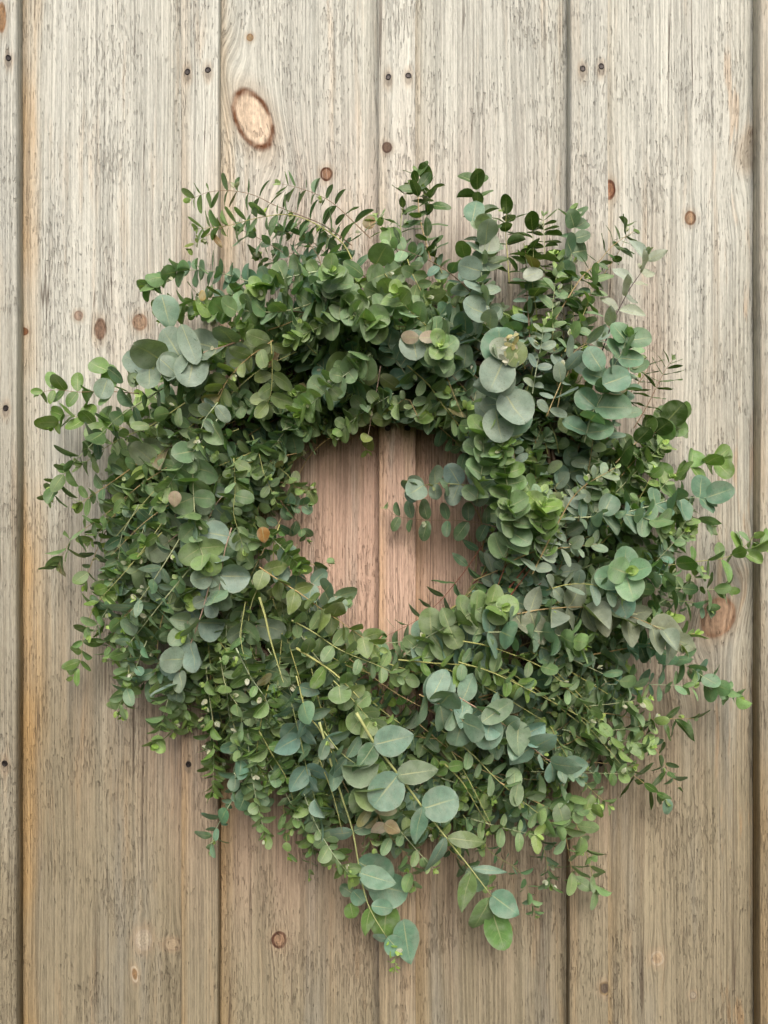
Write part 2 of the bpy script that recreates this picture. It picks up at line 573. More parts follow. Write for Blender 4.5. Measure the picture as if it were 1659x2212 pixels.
PAL = {
    'blue': (0.173, 0.282, 0.214),
    'grey': (0.236, 0.320, 0.258),
    'sage': (0.185, 0.287, 0.147),
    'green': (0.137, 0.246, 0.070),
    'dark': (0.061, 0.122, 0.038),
    'olive': (0.185, 0.244, 0.094),
    'lime': (0.326, 0.480, 0.122),
    'pale': (0.360, 0.410, 0.340),
    'brown': (0.250, 0.165, 0.080),
    'pink': (0.380, 0.310, 0.230),
    'teal': (0.144, 0.271, 0.188),
    'deep': (0.098, 0.179, 0.100),
}
STEMC = {'stalk': (0.46, 0.49, 0.20), 'yellow': (0.38, 0.39, 0.14), 'paleg': (0.38, 0.44, 0.26), 'red': (0.26, 0.09, 0.05),
         'brown': (0.23, 0.15, 0.085), 'green': (0.30, 0.36, 0.15), 'dark': (0.055, 0.03, 0.03),
         'pinkish': (0.44, 0.31, 0.24), 'tan': (0.40, 0.30, 0.14)}

LEAVES = []     # dicts: sprig, M (3x3 scaled columns), p, kind, var, col
SPRIGS = []     # dicts: pts, radii, col
UP = np.array([0, 0, 1.0])
VIEW = np.array([0, -1.0, 0])


def catmull(P, n):
    P = np.asarray(P, float)
    Q = np.vstack([2 * P[0] - P[1], P, 2 * P[-1] - P[-2]])
    out = []
    for i in range(1, len(Q) - 2):
        for s in np.linspace(0, 1, n, endpoint=False):
            a, b, c, d = Q[i - 1], Q[i], Q[i + 1], Q[i + 2]
            out.append(0.5 * (2 * b + (c - a) * s + (2 * a - 5 * b + 4 * c - d) * s * s + (3 * b - a - 3 * c + d) * s ** 3))
    out.append(P[-1])
    return np.array(out)


def add_leaf(sp, p, d, n, L, kind, var, col, wscale=1.0):
    d = norm(d)
    n = n - d * np.dot(n, d)
    if np.linalg.norm(n) < 1e-4:
        n = np.cross(d, UP)
    n = norm(n)
    x = np.cross(d, n)
    M = np.column_stack([x * L * wscale, d * L, n * L])
    LEAVES.append(dict(s=sp, M=M, p=np.array(p), kind=kind, var=var, col=col))


def jitter(c, r, amt=0.16):
    f = 1 + r.uniform(-amt, amt)
    w = r.uniform(-amt, amt) * .45
    return (max(c[0] * f * (1 + w), .01), max(c[1] * f, .01), max(c[2] * f * (1 - w * 1.3), .01))


def mixc(a, b, t):
    return tuple(a[i] * (1 - t) + b[i] * t for i in range(3))


def sprig(kind, pts, h, L, gap, col, stem='green', face=.45, young=.22, taper=.45, thick=2.2, seed=None,
          r=None, bare=0.0, tipleaf=True, phi=None, shoots=.14, keep=None, spread=(50, 94), droop=0.0, wvar=(.88, 1.1), flat=False):
    """pts: layout points from base to tip; h: height off the wall (one, two or per point)"""
    if keep is None:
        L, taper, thick, gap = L * (.93 if L > 55 else 1.04), taper * .5, thick * 1.2, gap * .95
    else:
        L, taper, thick = L * 1.03, taper * .7, thick * 1.15
    r = r or random.Random(seed if seed is not None else len(SPRIGS) * 7 + 3)
    n = len(pts)
    if not hasattr(h, '__len__'):
        h = [h] * n
    if len(h) == 2 and n != 2:
        h = [h[0] + (h[1] - h[0]) * i / (n - 1) for i in range(n)]
    if keep is not None:                                    # no bare ends past the mass
        for q in range(2, n):
            if ring_s(*pts[q])[0] > .93 - (.14 if 25 < ring_s(*pts[q])[1] < 65 else 0):
                pts, h, n = pts[:q], h[:q], q
                break
    W = np.array([at(p[0], p[1], hh) for p, hh in zip(pts, h)])
    C = catmull(W, 8)
    seg = np.linalg.norm(np.diff(C, axis=0), axis=1)
    s = np.concatenate([[0], np.cumsum(seg)])
    tot = s[-1]

    def P(t):
        return np.array([np.interp(t, s, C[:, i]) for i in range(3)])

    um = unit(float(np.mean(h)))
    idx = len(SPRIGS)
    nseg = max(6, min(26, int(tot / 0.012)))
    sp_pts = [P(tot * i / nseg) for i in range(nseg + 1)]
    rad = [um * thick * (1 - .68 * i / nseg) * .5 for i in range(nseg + 1)]
    SPRIGS.append(dict(pts=sp_pts, rad=rad, col=jitter(STEMC[stem], r, .12), feature=keep is None))
    base = PAL[col] if isinstance(col, str) else col
    base = jitter(base, r, .10)
    phi = r.uniform(0, math.pi) if phi is None else phi
    t = tot * bare + gap * um * r.uniform(.2, .7)
    kidx = 0
    while t < tot - gap * um * .2:
        f = t / tot
        p = P(t)
        T = norm(P(min(t + .004, tot)) - P(max(t - .004, 0)))
        A = np.cross(T, VIEW)
        A = norm(A) if np.linalg.norm(A) > .2 else norm(np.cross(T, UP))
        B = norm(np.cross(A, T))
        size = L * um * (1 - taper * max(0, f - .25) / .75)
        ph = phi + (0 if flat else (kidx % 2) * math.pi / 2) + r.uniform(-.25, .25)
        fc = mixc(base, PAL['lime'], young * max(0, (f - .55) / .45) ** 1.2)
        for side in (0, 1):
            a = ph + side * math.pi
            R = A * math.cos(a) + B * math.sin(a)
            ang = math.radians(r.uniform(*spread)) * (1 - .35 * max(0, f - .7) / .3)
            dl = T * math.cos(ang) + R * math.sin(ang)
            dl = norm(dl + np.array([0, 0, -1.0]) * droop * r.uniform(.5, 1.3))
            if dl[1] > .35:                                  # leaves that meet the wall bend along it
                dl[1] *= .4
                dl = norm(dl)
            nn = norm(T - dl * np.dot(T, dl))
            nn = norm(nn * (1 - face) + VIEW * face + nrg.normal(0, .21, 3))
            if keep is not None and not keep(p + dl * size * .6):
                continue
            if r.random() < .035:
                continue
            var = r.randrange(5) if r.random() < .93 else 5
            cc = jitter(fc, r, .15 if keep is None else .24)
            if r.random() < .004:
                cc = mixc(cc, PAL['brown'], .7)
            q = p + dl * um * thick * .5
            if q[1] > -.006:
                q[1] = -.006
            add_leaf(idx, q, dl, nn, size * (r.uniform(.72, 1.12) if r.random() < .85 else r.uniform(.5, .75)), kind, var, cc, r.uniform(*wvar))
        if r.random() < shoots:
            sh = norm(A * r.choice((-1, 1)) * .7 + T * .6 + VIEW * .5)
            for q in range(r.choice((2, 4))):
                dl = norm(sh + nrg.normal(0, .5, 3))
                add_leaf(idx, p + sh * um * 9, dl, norm(nrg.normal(0, 1, 3) + VIEW), um * r.uniform(9, 15), 'oval', 1,
                         jitter(r.choice((PAL['lime'], (.42, .45, .30), (.47, .48, .37))), r, .12))
        t += gap * um * (1 - .5 * max(0, f - .35) / .65) * r.uniform(.85, 1.15)
        kidx += 1
    if tipleaf:
        p, T = P(tot), norm(P(tot) - P(tot - .006))
        for q in range(4):
            dl = norm(T * r.uniform(.6, 1.3) + nrg.normal(0, .5, 3))
            if keep is not None and not keep(p):
                continue
            add_leaf(idx, p, dl, norm(T + VIEW * .5), um * L * r.uniform(.22, .42), 'oval' if kind != 'round' else 'round', r.randrange(5),
                     jitter(mixc(base, PAL['lime'], min(1, young * 2.4 + .15)), r, .12))
    return idx


def one_leaf(x, y, h, deg, L, kind, col, tilt=(0, 0), var=0, w=1.0, sp=None):
    """a single leaf whose base sits at x, y and points to deg (0 right, 90 up)"""
    a = math.radians(deg)
    d = np.array([math.cos(a), 0, math.sin(a)])
    side = np.array([-math.sin(a), 0, math.cos(a)])
    n = norm(VIEW + side * tilt[0] + d * tilt[1])
    d = norm(d - n * np.dot(n, d))
    c = PAL[col] if isinstance(col, str) else col
    add_leaf(sp if sp is not None else len(SPRIGS) - 1, at(x, y, h), d, n, L * unit(h) * (.92 if sp is None else 1.0), kind, var, c, w)


# ------------------------------------------------------------------ the sprigs one can follow in the photograph
S = sprig
# top left spray
S('oval', [(760, 530), (700, 487), (635, 460), (590, 442), (550, 422), (500, 412), (450, 415), (412, 431)], (.09, .06), 42, 33, 'deep', 'brown', .10, .3, .30, 2.0, phi=0, spread=(78, 100), flat=True, wvar=(.65, 1.0))
S('oval', [(800, 515), (735, 452), (700, 427), (650, 407), (606, 397)], (.09, .07), 42, 34, 'deep', 'brown', .08, .2, .3, 2.0, phi=0.1, spread=(72, 100), flat=True, wvar=(.65, 1.0))
S('oval', [(760, 560), (740, 525), (690, 488), (628, 464), (560, 470), (490, 488), (428, 494)], (.10, .08), 44, 30, 'sage', 'yellow', .25, .35, .45, 2.6, phi=.2, flat=True)
S('oval', [(490, 485), (455, 505), (425, 520), (411, 540)], (.08, .06), 22, 22, 'olive', 'tan', .3, .3, .4, 1.5)
S('lance', [(690, 610), (640, 565), (590, 532), (540, 505), (520, 496)], (.09, .07), 50, 28, 'blue', 'brown', .35, .1, .3, 2.2, phi=.2)
S('lance', [(700, 620), (690, 560), (660, 515), (640, 490)], (.09, .07), 46, 24, 'deep', 'brown', .35, .1, .3, 2.0)
S('round', [(720, 640), (640, 625), (560, 614), (500, 596), (457, 586), (418, 583), (380, 588), (345, 602), (318, 621)], (.13, .10), 44, 24, 'teal', 'paleg', .45, .35, .4, 2.8, phi=.1)
S('round', [(690, 585), (640, 595), (590, 608), (546, 630)], (.12, .15), 42, 19, 'sage', 'paleg', .5, .6, .4, 2.6)
S('round', [(720, 630), (660, 660), (600, 674), (530, 672), (470, 674), (432, 668)], (.13, .14), 48, 22, 'sage', 'paleg', .5, .5, .35, 2.8)
S('round', [(735, 660), (725, 620), (714, 583)], (.10, .17), 46, 12, 'sage', 'paleg', .6, .5, .5, 2.6)
S('round', [(690, 640), (745, 662), (800, 700)], (.12, .15), 52, 17, 'sage', 'paleg', .75, .25, .3, 2.6)
S('round', [(800, 640), (760, 665), (720, 692), (672, 714), (628, 733)], (.13, .14), 40, 19, 'sage', 'paleg', .5, .55, .45, 2.4)
S('round', [(800, 765), (765, 795), (735, 818), (700, 850), (672, 872), (646, 893)], (.13, .13), 46, 19, 'sage', 'paleg', .5, .5, .4, 2.5)
S('round', [(850, 850), (800, 880), (765, 905), (727, 937)], (.09, .09), 38, 18, 'sage', 'paleg', .5, .5, .45, 2.2)
S('oval', [(822, 790), (813, 848), (801, 906), (791, 973)], (.09, .07), 50, 46, 'olive', 'pinkish', .6, .1, .4, 2.2, phi=.1)
S('round', [(960, 740), (930, 712), (900, 685), (870, 655), (855, 632)], (.12, .16), 48, 18, 'sage', 'yellow', .5, .5, .45, 2.6)
S('round', [(935, 790), (950, 765), (953, 744)], (.13, .17), 46, 11, 'sage', 'paleg', .6, .6, .5, 2.4)
S('round', [(800, 560), (830, 590), (850, 625), (815, 650)], (.12, .13), 56, 30, 'sage', 'yellow', .8, .1, .2, 2.6)
S('oval', [(880, 560), (890, 590), (905, 620), (920, 650)], (.12, .13), 44, 24, 'sage', 'yellow', .6, .2, .2, 2.0)
S('oval', [(690, 770), (660, 740), (650, 700)], (.11, .13), 40, 20, 'sage', 'yellow', .5, .3, .3, 2.0)
# silver-dollar sprig on the left
S('round', [(520, 735), (476, 751), (425, 765), (345, 782), (300, 812)], (.12, .13), 84, 46, 'grey', 'pinkish', .85, .1, .15, 4.0, phi=.9)
one_leaf(350, 640, .11, -75, 78, 'heart', 'blue', (.2, 0), 1, 1.0)
one_leaf(392, 700, .15, -68, 100, 'oval', 'grey', (.2, .2), 2, .75)
one_leaf(420, 765, .14, -100, 82, 'round', 'grey', (.1, -.1), 0)
one_leaf(345, 775, .15, -40, 60, 'heart', 'grey', (.2, .1), 3, 1.0)
one_leaf(330, 800, .13, 165, 66, 'round', 'olive', (-.2, .2), 1)
one_leaf(585, 735, .10, -115, 70, 'round', 'brown', (.3, .1), 1)
one_leaf(230, 800, .09, 150, 48, 'round', 'green', (-.5, .2), 1)
one_leaf(232, 795, .09, -35, 52, 'oval', 'deep', (-.6, 0), 2)
one_leaf(232, 820, .10, -110, 48, 'round', 'grey', (.2, 0), 0)
# blue grey leaves behind the top left spray
S('lance', [(740, 640), (690, 590), (640, 550), (600, 545)], (.07, .06), 50, 24, 'blue', 'brown', .4, .1, .2, 2.0)
S('lance', [(660, 640), (620, 590), (585, 560), (560, 560)], (.07, .05), 44, 24, 'deep', 'brown', .4, .1, .2, 2.0)
S('oval', [(790, 600), (750, 560), (720, 520), (700, 500)], (.08, .06), 46, 24, 'deep', 'brown', .5, .1, .2, 2.0)
S('oval', [(740, 600), (700, 545), (655, 510), (600, 500)], (.07, .06), 44, 24, 'blue', 'brown', .5, .1, .2, 2.0)
S('oval', [(560, 640), (480, 640), (400, 655), (350, 690)], (.09, .07), 46, 24, 'sage', 'yellow', .5, .2, .2, 2.0)
# far left tips
S('oval', [(300, 850), (226, 845), (172, 847), (121, 842), (86, 848)], (.09, .06), 58, 44, 'green', 'brown', .75, .2, .45, 2.0, phi=1.2)
S('round', [(270, 925), (220, 919), (185, 909), (146, 896), (114, 922)], (.09, .06), 50, 34, 'green', 'yellow', .6, .2, .35, 2.0)
S('oval', [(400, 805), (332, 852), (258, 900), (194, 964), (146, 1013), (124, 1048), (108, 1082)], (.13, .08), 54, 32, 'deep', 'paleg', .4, .3, .4, 3.4, phi=.3)
S('oval', [(400, 870), (322, 922), (274, 941), (226, 968), (170, 1010)], (.12, .08), 44, 27, 'sage', 'yellow', .5, .2, .3, 2.4)
S('lance', [(360, 1010), (300, 1050), (242, 1100), (194, 1135), (162, 1154), (140, 1190), (126, 1220)], (.10, .06), 54, 34, 'sage', 'tan', .45, .15, .3, 2.0, phi=.6)
S('oval', [(350, 1150), (290, 1212), (245, 1253), (213, 1298), (205, 1312)], (.11, .08), 42, 30, 'green', 'yellow', .5, .3, .2, 2.2)
S('oval', [(250, 1260), (205, 1310), (191, 1343), (178, 1388), (175, 1426), (156, 1461)], (.08, .05), 42, 34, 'green', 'yellow', .7, .2, .15, 1.8, phi=.8)
S('oval', [(300, 1300), (262, 1340), (240, 1380), (228, 1420)], (.09, .06), 36, 24, 'deep', 'brown', .4, .2, .3, 1.8)
S('lance', [(420, 1110), (386, 1167), (351, 1224), (316, 1276), (280, 1324)], (.13, .12), 68, 40, 'blue', 'paleg', .6, .1, .2, 3.2)
S('oval', [(440, 1190), (392, 1250), (357, 1292), (312, 1349), (271, 1400)], (.13, .10), 50, 33, 'blue', 'paleg', .5, .2, .25, 3.2)
S('round', [(500, 1140), (485, 1192), (478, 1240), (472, 1290)], (.12, .13), 68, 42, 'grey', 'pinkish', .85, .1, .3, 2.8)
S('round', [(460, 1230), (444, 1295), (424, 1359), (402, 1413), (373, 1487)], (.13, .11), 66, 50, 'grey', 'pinkish', .7, .05, .2, 3.0)
S('round', [(415, 1000), (418, 1068), (423, 1141), (431, 1180), (445, 1215)], (.13, .15), 66, 34, 'sage', 'paleg', .75, .35, .25, 3.0)
S('oval', [(505, 990), (508, 1058), (504, 1106), (514, 1144), (527, 1186)], (.13, .13), 42, 26, 'sage', 'yellow', .6, .25, .2, 2.0)
S('round', [(470, 905), (428, 962), (386, 1016), (351, 1071)], (.14, .14), 46, 25, 'sage', 'paleg', .6, .35, .3, 2.4)
S('oval', [(300, 1090), (264, 1154), (258, 1190), (252, 1228)], (.11, .10), 42, 22, 'deep', 'paleg', .5, .2, .3, 2.2)
S('oval', [(590, 735), (534, 775), (492, 820), (470, 870)], (.13, .13), 48, 30, 'olive', 'tan', .6, .1, .2, 2.6)
S('oval', [(585, 736), (588, 790), (585, 850), (570, 890)], (.13, .12), 58, 30, 'olive', 'yellow', .7, .1, .2, 2.4, phi=0)
S('oval', [(470, 870), (440, 910), (430, 960)], (.14, .15), 40, 24, 'grey', 'paleg', .6, .2, .2, 2.2)
# left of the hole
S('oval', [(545, 940), (564, 981), (622, 1026), (640, 1058)], (.09, .07), 34, 22, 'sage', 'yellow', .5, .3, .3, 2.0)
S('oval', [(560, 980), (570, 1023), (590, 1068), (600, 1090)], (.10, .09), 30, 22, 'sage', 'yellow', .5, .4, .3, 1.8)
S('oval', [(590, 1060), (620, 1100), (645, 1130), (664, 1165)], (.07, .06), 36, 28, 'deep', 'brown', .5, .1, .2, 1.8)
S('oval', [(600, 1040), (640, 1052), (672, 1060)], (.06, .06), 34, 24, 'olive', 'brown', .7, .1, .1, 1.6)
S('round', [(610, 1090), (645, 1092), (668, 1090)], (.06, .07), 32, 22, 'deep', 'brown', .7, .1, .1, 1.6)
S('round', [(575, 1150), (602, 1176), (630, 1204), (656, 1230)], (.11, .12), 28, 11, 'green', 'paleg', .3, .5, .3, 2.2, spread=(70, 90))
S('round', [(610, 930), (640, 915), (655, 885), (640, 960), (600, 1000)][:3], (.09, .08), 34, 18, 'sage', 'paleg', .4, .2, .3, 2.0)
S('round', [(640, 880), (610, 940), (570, 985)], (.08, .09), 32, 17, 'deep', 'paleg', .2, .2, .3, 2.4)
S('narrow', [(690, 900), (670, 940), (640, 985)], (.06, .05), 36, 22, 'deep', 'paleg', .2, .1, .3, 2.0)
# below the hole on the left: the long light sprig
S('heart', [(560, 1225), (612, 1260), (644, 1279), (692, 1314), (737, 1344), (782, 1376), (820, 1400)], (.12, .13), 58, 38, (.20, .275, .105), 'tan', .55, .25, .15, 2.6, phi=.5)
S('round', [(600, 1210), (638, 1237), (692, 1272), (743, 1298)], (.10, .09), 62, 38, 'blue', 'pinkish', .75, .1, .1, 2.6)
S('oval', [(660, 1215), (690, 1222), (706, 1214)], (.08, .07), 48, 30, 'deep', 'tan', .6, .1, .1, 2.0)
S('oval', [(560, 1290), (574, 1336), (583, 1378), (612, 1474)], (.15, .15), 20, 300, 'sage', 'yellow', .5, .1, .1, 4.6, bare=.9, tipleaf=False, shoots=0)
S('oval', [(640, 1400), (714, 1448), (756, 1487), (776, 1508)], (.13, .15), 50, 60, 'green', 'yellow', .7, .2, .1, 5.0, tipleaf=False)
S('oval', [(630, 1340), (676, 1365), (737, 1405), (820, 1439), (880, 1470)], (.13, .13), 46, 33, 'sage', 'yellow', .6, .25, .2, 3.0)
S('oval', [(860, 1425), (932, 1432), (1018, 1439), (1092, 1461), (1140, 1490)], (.13, .13), 46, 36, 'green', 'yellow', .6, .2, .2, 2.8)
S('round', [(720, 1470), (770, 1520), (800, 1560), (808, 1580)], (.14, .15), 44, 30, (.21, .30, .12), 'yellow', .85, .1, .1, 2.2)
# into the hole from the right
S('round', [(1070, 1060), (1009, 1048), (938, 1045), (888, 1055)], (.08, .08), 58, 31, 'grey', 'yellow', .75, .1, .15, 2.2, phi=.2)
S('oval', [(1075, 1140), (1038, 1130), (980, 1124), (932, 1124), (884, 1120), (849, 1111), (836, 1098)], (.07, .05), 46, 44, 'deep', 'brown', .65, .1, .25, 1.8, phi=.1, flat=True)
S('lance', [(1041, 1180), (1006, 1231), (983, 1260), (948, 1301), (900, 1340), (836, 1373)], (.05, .05), 52, 44, 'deep', 'red', .35, .05, .1, 1.8, phi=.2, flat=True)
S('round', [(870, 1420), (925, 1375), (985, 1345), (1040, 1312), (1085, 1312)], (.11, .15), 60, 24, 'sage', 'paleg', .75, .45, .2, 2.8)
S('round', [(900, 1390), (960, 1395), (1010, 1400), (1070, 1405)], (.10, .11), 56, 26, 'blue', 'paleg', .8, .1, .1, 2.6)
S('oval', [(905, 880), (930, 905), (985, 955), (1010, 985)], (.08, .05), 48, 34, 'deep', 'tan', .7, .1, .1, 2.2)
S('oval', [(880, 790), (925, 830), (960, 880), (1000, 930)], (.11, .09), 46, 32, 'sage', 'yellow', .6, .1, .1, 2.6)
S('oval', [(905, 905), (895, 885), (880, 860), (850, 880)], (.10, .10), 40, 24, 'sage', 'tan', .7, .3, .2, 2.0)
# columns right of the hole
S('round', [(1030, 1085), (1036, 1040), (1044, 990), (1044, 925)], (.12, .15), 56, 20, 'sage', 'paleg', .6, .45, .35, 2.8)
S('round', [(1095, 1110), (1096, 1050), (1088, 1000), (1085, 945)], (.13, .16), 46, 15, 'green', 'paleg', .45, .35, .5, 2.8, phi=.1)
S('round', [(1085, 1210), (1105, 1165), (1110, 1120), (1100, 1090)], (.12, .16), 52, 17, 'sage', 'paleg', .6, .2, .3, 2.6)
S('round', [(1160, 1200), (1170, 1160), (1168, 1115), (1172, 1090)], (.13, .16), 50, 15, 'green', 'paleg', .6, .4, .4, 2.6)
# big silver-dollar head, upper right
S('heart', [(1085, 970), (1075, 920), (1080, 860), (1085, 800), (1095, 750)], (.10, .19), 66, 44, 'grey', 'red', .8, .05, .1, 3.4)
one_leaf(1085, 790, .185, 95, 92, 'round', 'teal', (.1, .1), 0, 1.02)
one_leaf(1090, 775, .192, -115, 88, 'round', 'grey', (-.1, -.1), 1, 1.0)
one_leaf(1110, 760, .196, 165, 60, 'round', 'pale', (.1, .1), 2, .9)
one_leaf(1098, 785, .200, 50, 62, 'round', 'olive', (-.3, .1), 3, .9)
one_leaf(1110, 820, .178, 190, 96, 'heart', 'grey', (.25, .1), 1, .95)
one_leaf(1090, 850, .170, -60, 90, 'round', 'grey', (.1, -.2), 0, 1.0)
one_leaf(1070, 885, .165, -80, 80, 'round', 'grey', (.1, -.1), 3, 1.0)
one_leaf(1140, 880, .160, -140, 84, 'round', 'teal', (.15, 0), 1, 1.0)
for q in range(16):
    one_leaf(1100 + rng.uniform(-16, 18), 750 + rng.uniform(-32, 36), .205 + rng.uniform(-.004, .012), rng.uniform(0, 360),
             rng.uniform(13, 24), 'oval', jitter((.50, .46, .22) if q % 2 else (.52, .50, .40), rng), (rng.uniform(-.6, .6), rng.uniform(-.6, .6)), q % 5, .8)
# top sprays, seen from beneath
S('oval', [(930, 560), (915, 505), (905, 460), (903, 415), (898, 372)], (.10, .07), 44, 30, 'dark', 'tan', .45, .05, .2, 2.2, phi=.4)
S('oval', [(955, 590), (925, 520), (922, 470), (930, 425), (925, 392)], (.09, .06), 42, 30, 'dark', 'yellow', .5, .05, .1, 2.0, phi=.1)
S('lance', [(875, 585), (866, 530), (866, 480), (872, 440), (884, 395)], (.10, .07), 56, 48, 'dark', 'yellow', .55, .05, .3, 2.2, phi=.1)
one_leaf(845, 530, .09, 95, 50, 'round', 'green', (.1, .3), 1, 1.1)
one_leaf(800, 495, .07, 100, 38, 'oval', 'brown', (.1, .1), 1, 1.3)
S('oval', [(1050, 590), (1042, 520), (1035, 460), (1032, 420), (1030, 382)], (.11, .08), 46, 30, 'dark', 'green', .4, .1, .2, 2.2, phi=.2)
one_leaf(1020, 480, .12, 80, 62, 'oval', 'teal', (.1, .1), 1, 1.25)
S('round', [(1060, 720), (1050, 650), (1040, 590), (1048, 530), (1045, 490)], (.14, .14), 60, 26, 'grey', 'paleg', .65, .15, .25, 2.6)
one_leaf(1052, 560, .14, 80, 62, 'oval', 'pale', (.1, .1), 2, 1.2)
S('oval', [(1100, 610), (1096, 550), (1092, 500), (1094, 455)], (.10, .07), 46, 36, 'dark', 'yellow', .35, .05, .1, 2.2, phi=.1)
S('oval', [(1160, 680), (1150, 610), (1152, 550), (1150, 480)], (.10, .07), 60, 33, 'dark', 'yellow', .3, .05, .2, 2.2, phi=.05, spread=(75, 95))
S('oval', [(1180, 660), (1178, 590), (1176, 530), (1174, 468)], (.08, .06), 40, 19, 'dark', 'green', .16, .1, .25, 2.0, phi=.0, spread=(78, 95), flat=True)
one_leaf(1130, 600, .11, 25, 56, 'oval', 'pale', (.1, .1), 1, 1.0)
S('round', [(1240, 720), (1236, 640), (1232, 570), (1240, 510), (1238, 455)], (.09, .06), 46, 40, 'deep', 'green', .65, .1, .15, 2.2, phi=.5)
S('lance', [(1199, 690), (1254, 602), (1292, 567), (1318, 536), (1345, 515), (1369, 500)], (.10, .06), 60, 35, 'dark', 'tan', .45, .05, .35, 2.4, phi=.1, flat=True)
S('oval', [(1300, 600), (1345, 530), (1352, 500), (1348, 478)], (.06, .05), 32, 36, 'dark', 'tan', .5, .05, .2, 1.6)
S('lance', [(1300, 760), (1324, 695), (1343, 656), (1362, 621), (1388, 583), (1398, 551)], (.11, .09), 66, 46, 'pale', 'dark', .75, .0, .1, 2.4, phi=.3, spread=(58, 78), wvar=(1.0, 1.2))
S('oval', [(1195, 720), (1193, 672), (1198, 625), (1204, 583)], (.12, .10), 36, 24, 'sage', 'green', .6, .3, .2, 1.8)
S('oval', [(1150, 850), (1158, 800), (1168, 750), (1175, 702)], (.14, .14), 36, 24, 'grey', 'paleg', .6, .25, .3, 2.0)
S('oval', [(1180, 900), (1210, 830), (1240, 760), (1300, 730)], (.13, .11), 58, 36, 'grey', 'tan', .7, .05, .1, 2.4)
S('oval', [(1220, 760), (1255, 690), (1275, 640), (1285, 590)], (.11, .09), 42, 26, 'sage', 'yellow', .5, .2, .2, 2.2)
S('narrow', [(1369, 925), (1394, 884), (1414, 845), (1434, 805), (1452, 778)], (.08, .06), 46, 24, 'dark', 'brown', .2, .05, .15, 2.0, phi=.3, flat=True)
S('narrow', [(1360, 850), (1385, 820), (1402, 791), (1395, 775)], (.06, .05), 40, 28, 'dark', 'brown', .2, .05, .1, 1.8, phi=.2, flat=True)
S('round', [(1262, 955), (1279, 893), (1298, 861), (1318, 813), (1330, 784), (1343, 762), (1356, 726)], (.12, .15), 74, 32, 'teal', 'paleg', .75, .15, .45, 3.0, phi=.2)
one_leaf(1305, 830, .158, 20, 66, 'round', 'teal', (.1, .1), 0, 1.0)
one_leaf(1300, 800, .150, 120, 66, 'oval', 'teal', (.1, 0), 1, 1.2)
# right
S('round', [(1340, 1030), (1380, 985), (1440, 930), (1478, 892)], (.09, .06), 52, 40, 'green', 'tan', .7, .1, .1, 2.0, phi=.3)
S('round', [(1330, 1000), (1375, 955), (1415, 935), (1447, 905)], (.10, .07), 54, 30, 'dark', 'tan', .5, .05, .1, 2.2)
S('round', [(1342, 1095), (1375, 1074), (1422, 1045), (1468, 1018), (1522, 1000), (1562, 996)], (.09, .06), 54, 47, 'green', 'brown', .7, .15, .2, 2.0, phi=.2)
S('round', [(1340, 1110), (1422, 1088), (1458, 1077), (1515, 1075), (1546, 1077)], (.11, .09), 62, 32, 'teal', 'paleg', .65, .1, .2, 2.4, phi=.3)
S('round', [(1240, 1118), (1274, 1117), (1335, 1111), (1396, 1120), (1440, 1146)], (.14, .13), 50, 25, 'blue', 'paleg', .5, .6, .4, 2.6, phi=.1)
S('lance', [(1420, 1125), (1468, 1117), (1501, 1117), (1540, 1138)], (.08, .06), 52, 34, 'sage', 'tan', .55, .05, .1, 2.0, droop=.8)
S('oval', [(1340, 1225), (1411, 1225), (1494, 1214), (1558, 1207), (1594, 1194), (1652, 1174)], (.09, .06), 48, 40, 'green', 'yellow', .6, .35, .3, 2.4, phi=.4)
S('oval', [(1590, 1195), (1615, 1175), (1630, 1158)], (.06, .06), 34, 14, 'sage', 'yellow', .4, .4, .3, 1.6)
S('round', [(1330, 1280), (1345, 1255), (1358, 1236)], (.12, .17), 62, 20, 'teal', 'paleg', .9, .35, .0, 2.6)
S('round', [(1340, 1220), (1358, 1236), (1420, 1240), (1450, 1243)], (.12, .11), 40, 20, 'blue', 'paleg', .5, .3, .3, 2.2)
S('oval', [(1340, 1272), (1393, 1272), (1443, 1270), (1512, 1272), (1578, 1275)], (.10, .06), 46, 27, 'deep', 'paleg', .35, .45, .35, 2.4, phi=.1)
S('oval', [(1440, 1300), (1490, 1300), (1535, 1318)], (.07, .05), 40, 26, 'teal', 'green', .5, .3, .3, 1.8)
S('heart', [(1060, 1330), (1119, 1326), (1166, 1317), (1249, 1311), (1292, 1318), (1342, 1327), (1386, 1340), (1436, 1365), (1472, 1394)], (.13, .14), 78, 41, (.205, .25, .195), 'tan', .75, .05, .15, 2.8, phi=.25, droop=.75)
S('round', [(1050, 1366), (1090, 1365), (1144, 1363), (1195, 1369), (1256, 1390)], (.15, .15), 58, 24, 'blue', 'paleg', .3, .55, .35, 2.8, phi=.05, spread=(70, 92))
S('round', [(1340, 1385), (1393, 1394), (1440, 1416), (1494, 1444), (1540, 1477), (1598, 1509)], (.10, .06), 44, 26, 'teal', 'paleg', .4, .45, .35, 2.4, phi=.2)
S('oval', [(1160, 1395), (1216, 1416), (1278, 1444), (1350, 1477), (1370, 1485)], (.13, .10), 48, 27, 'blue', 'paleg', .4, .3, .3, 2.4)
S('oval', [(1180, 1275), (1230, 1262), (1290, 1265), (1340, 1290)], (.14, .15), 44, 27, 'grey', 'yellow', .6, .25, .2, 2.2)
S('oval', [(1110, 1210), (1160, 1190), (1230, 1182), (1290, 1175)], (.13, .13), 40, 25, 'grey', 'tan', .6, .2, .2, 2.2)
S('oval', [(1150, 1240), (1200, 1140), (1250, 1060), (1330, 1010)], (.14, .14), 38, 30, 'grey', 'tan', .5, .2, .3, 3.0, shoots=.6)
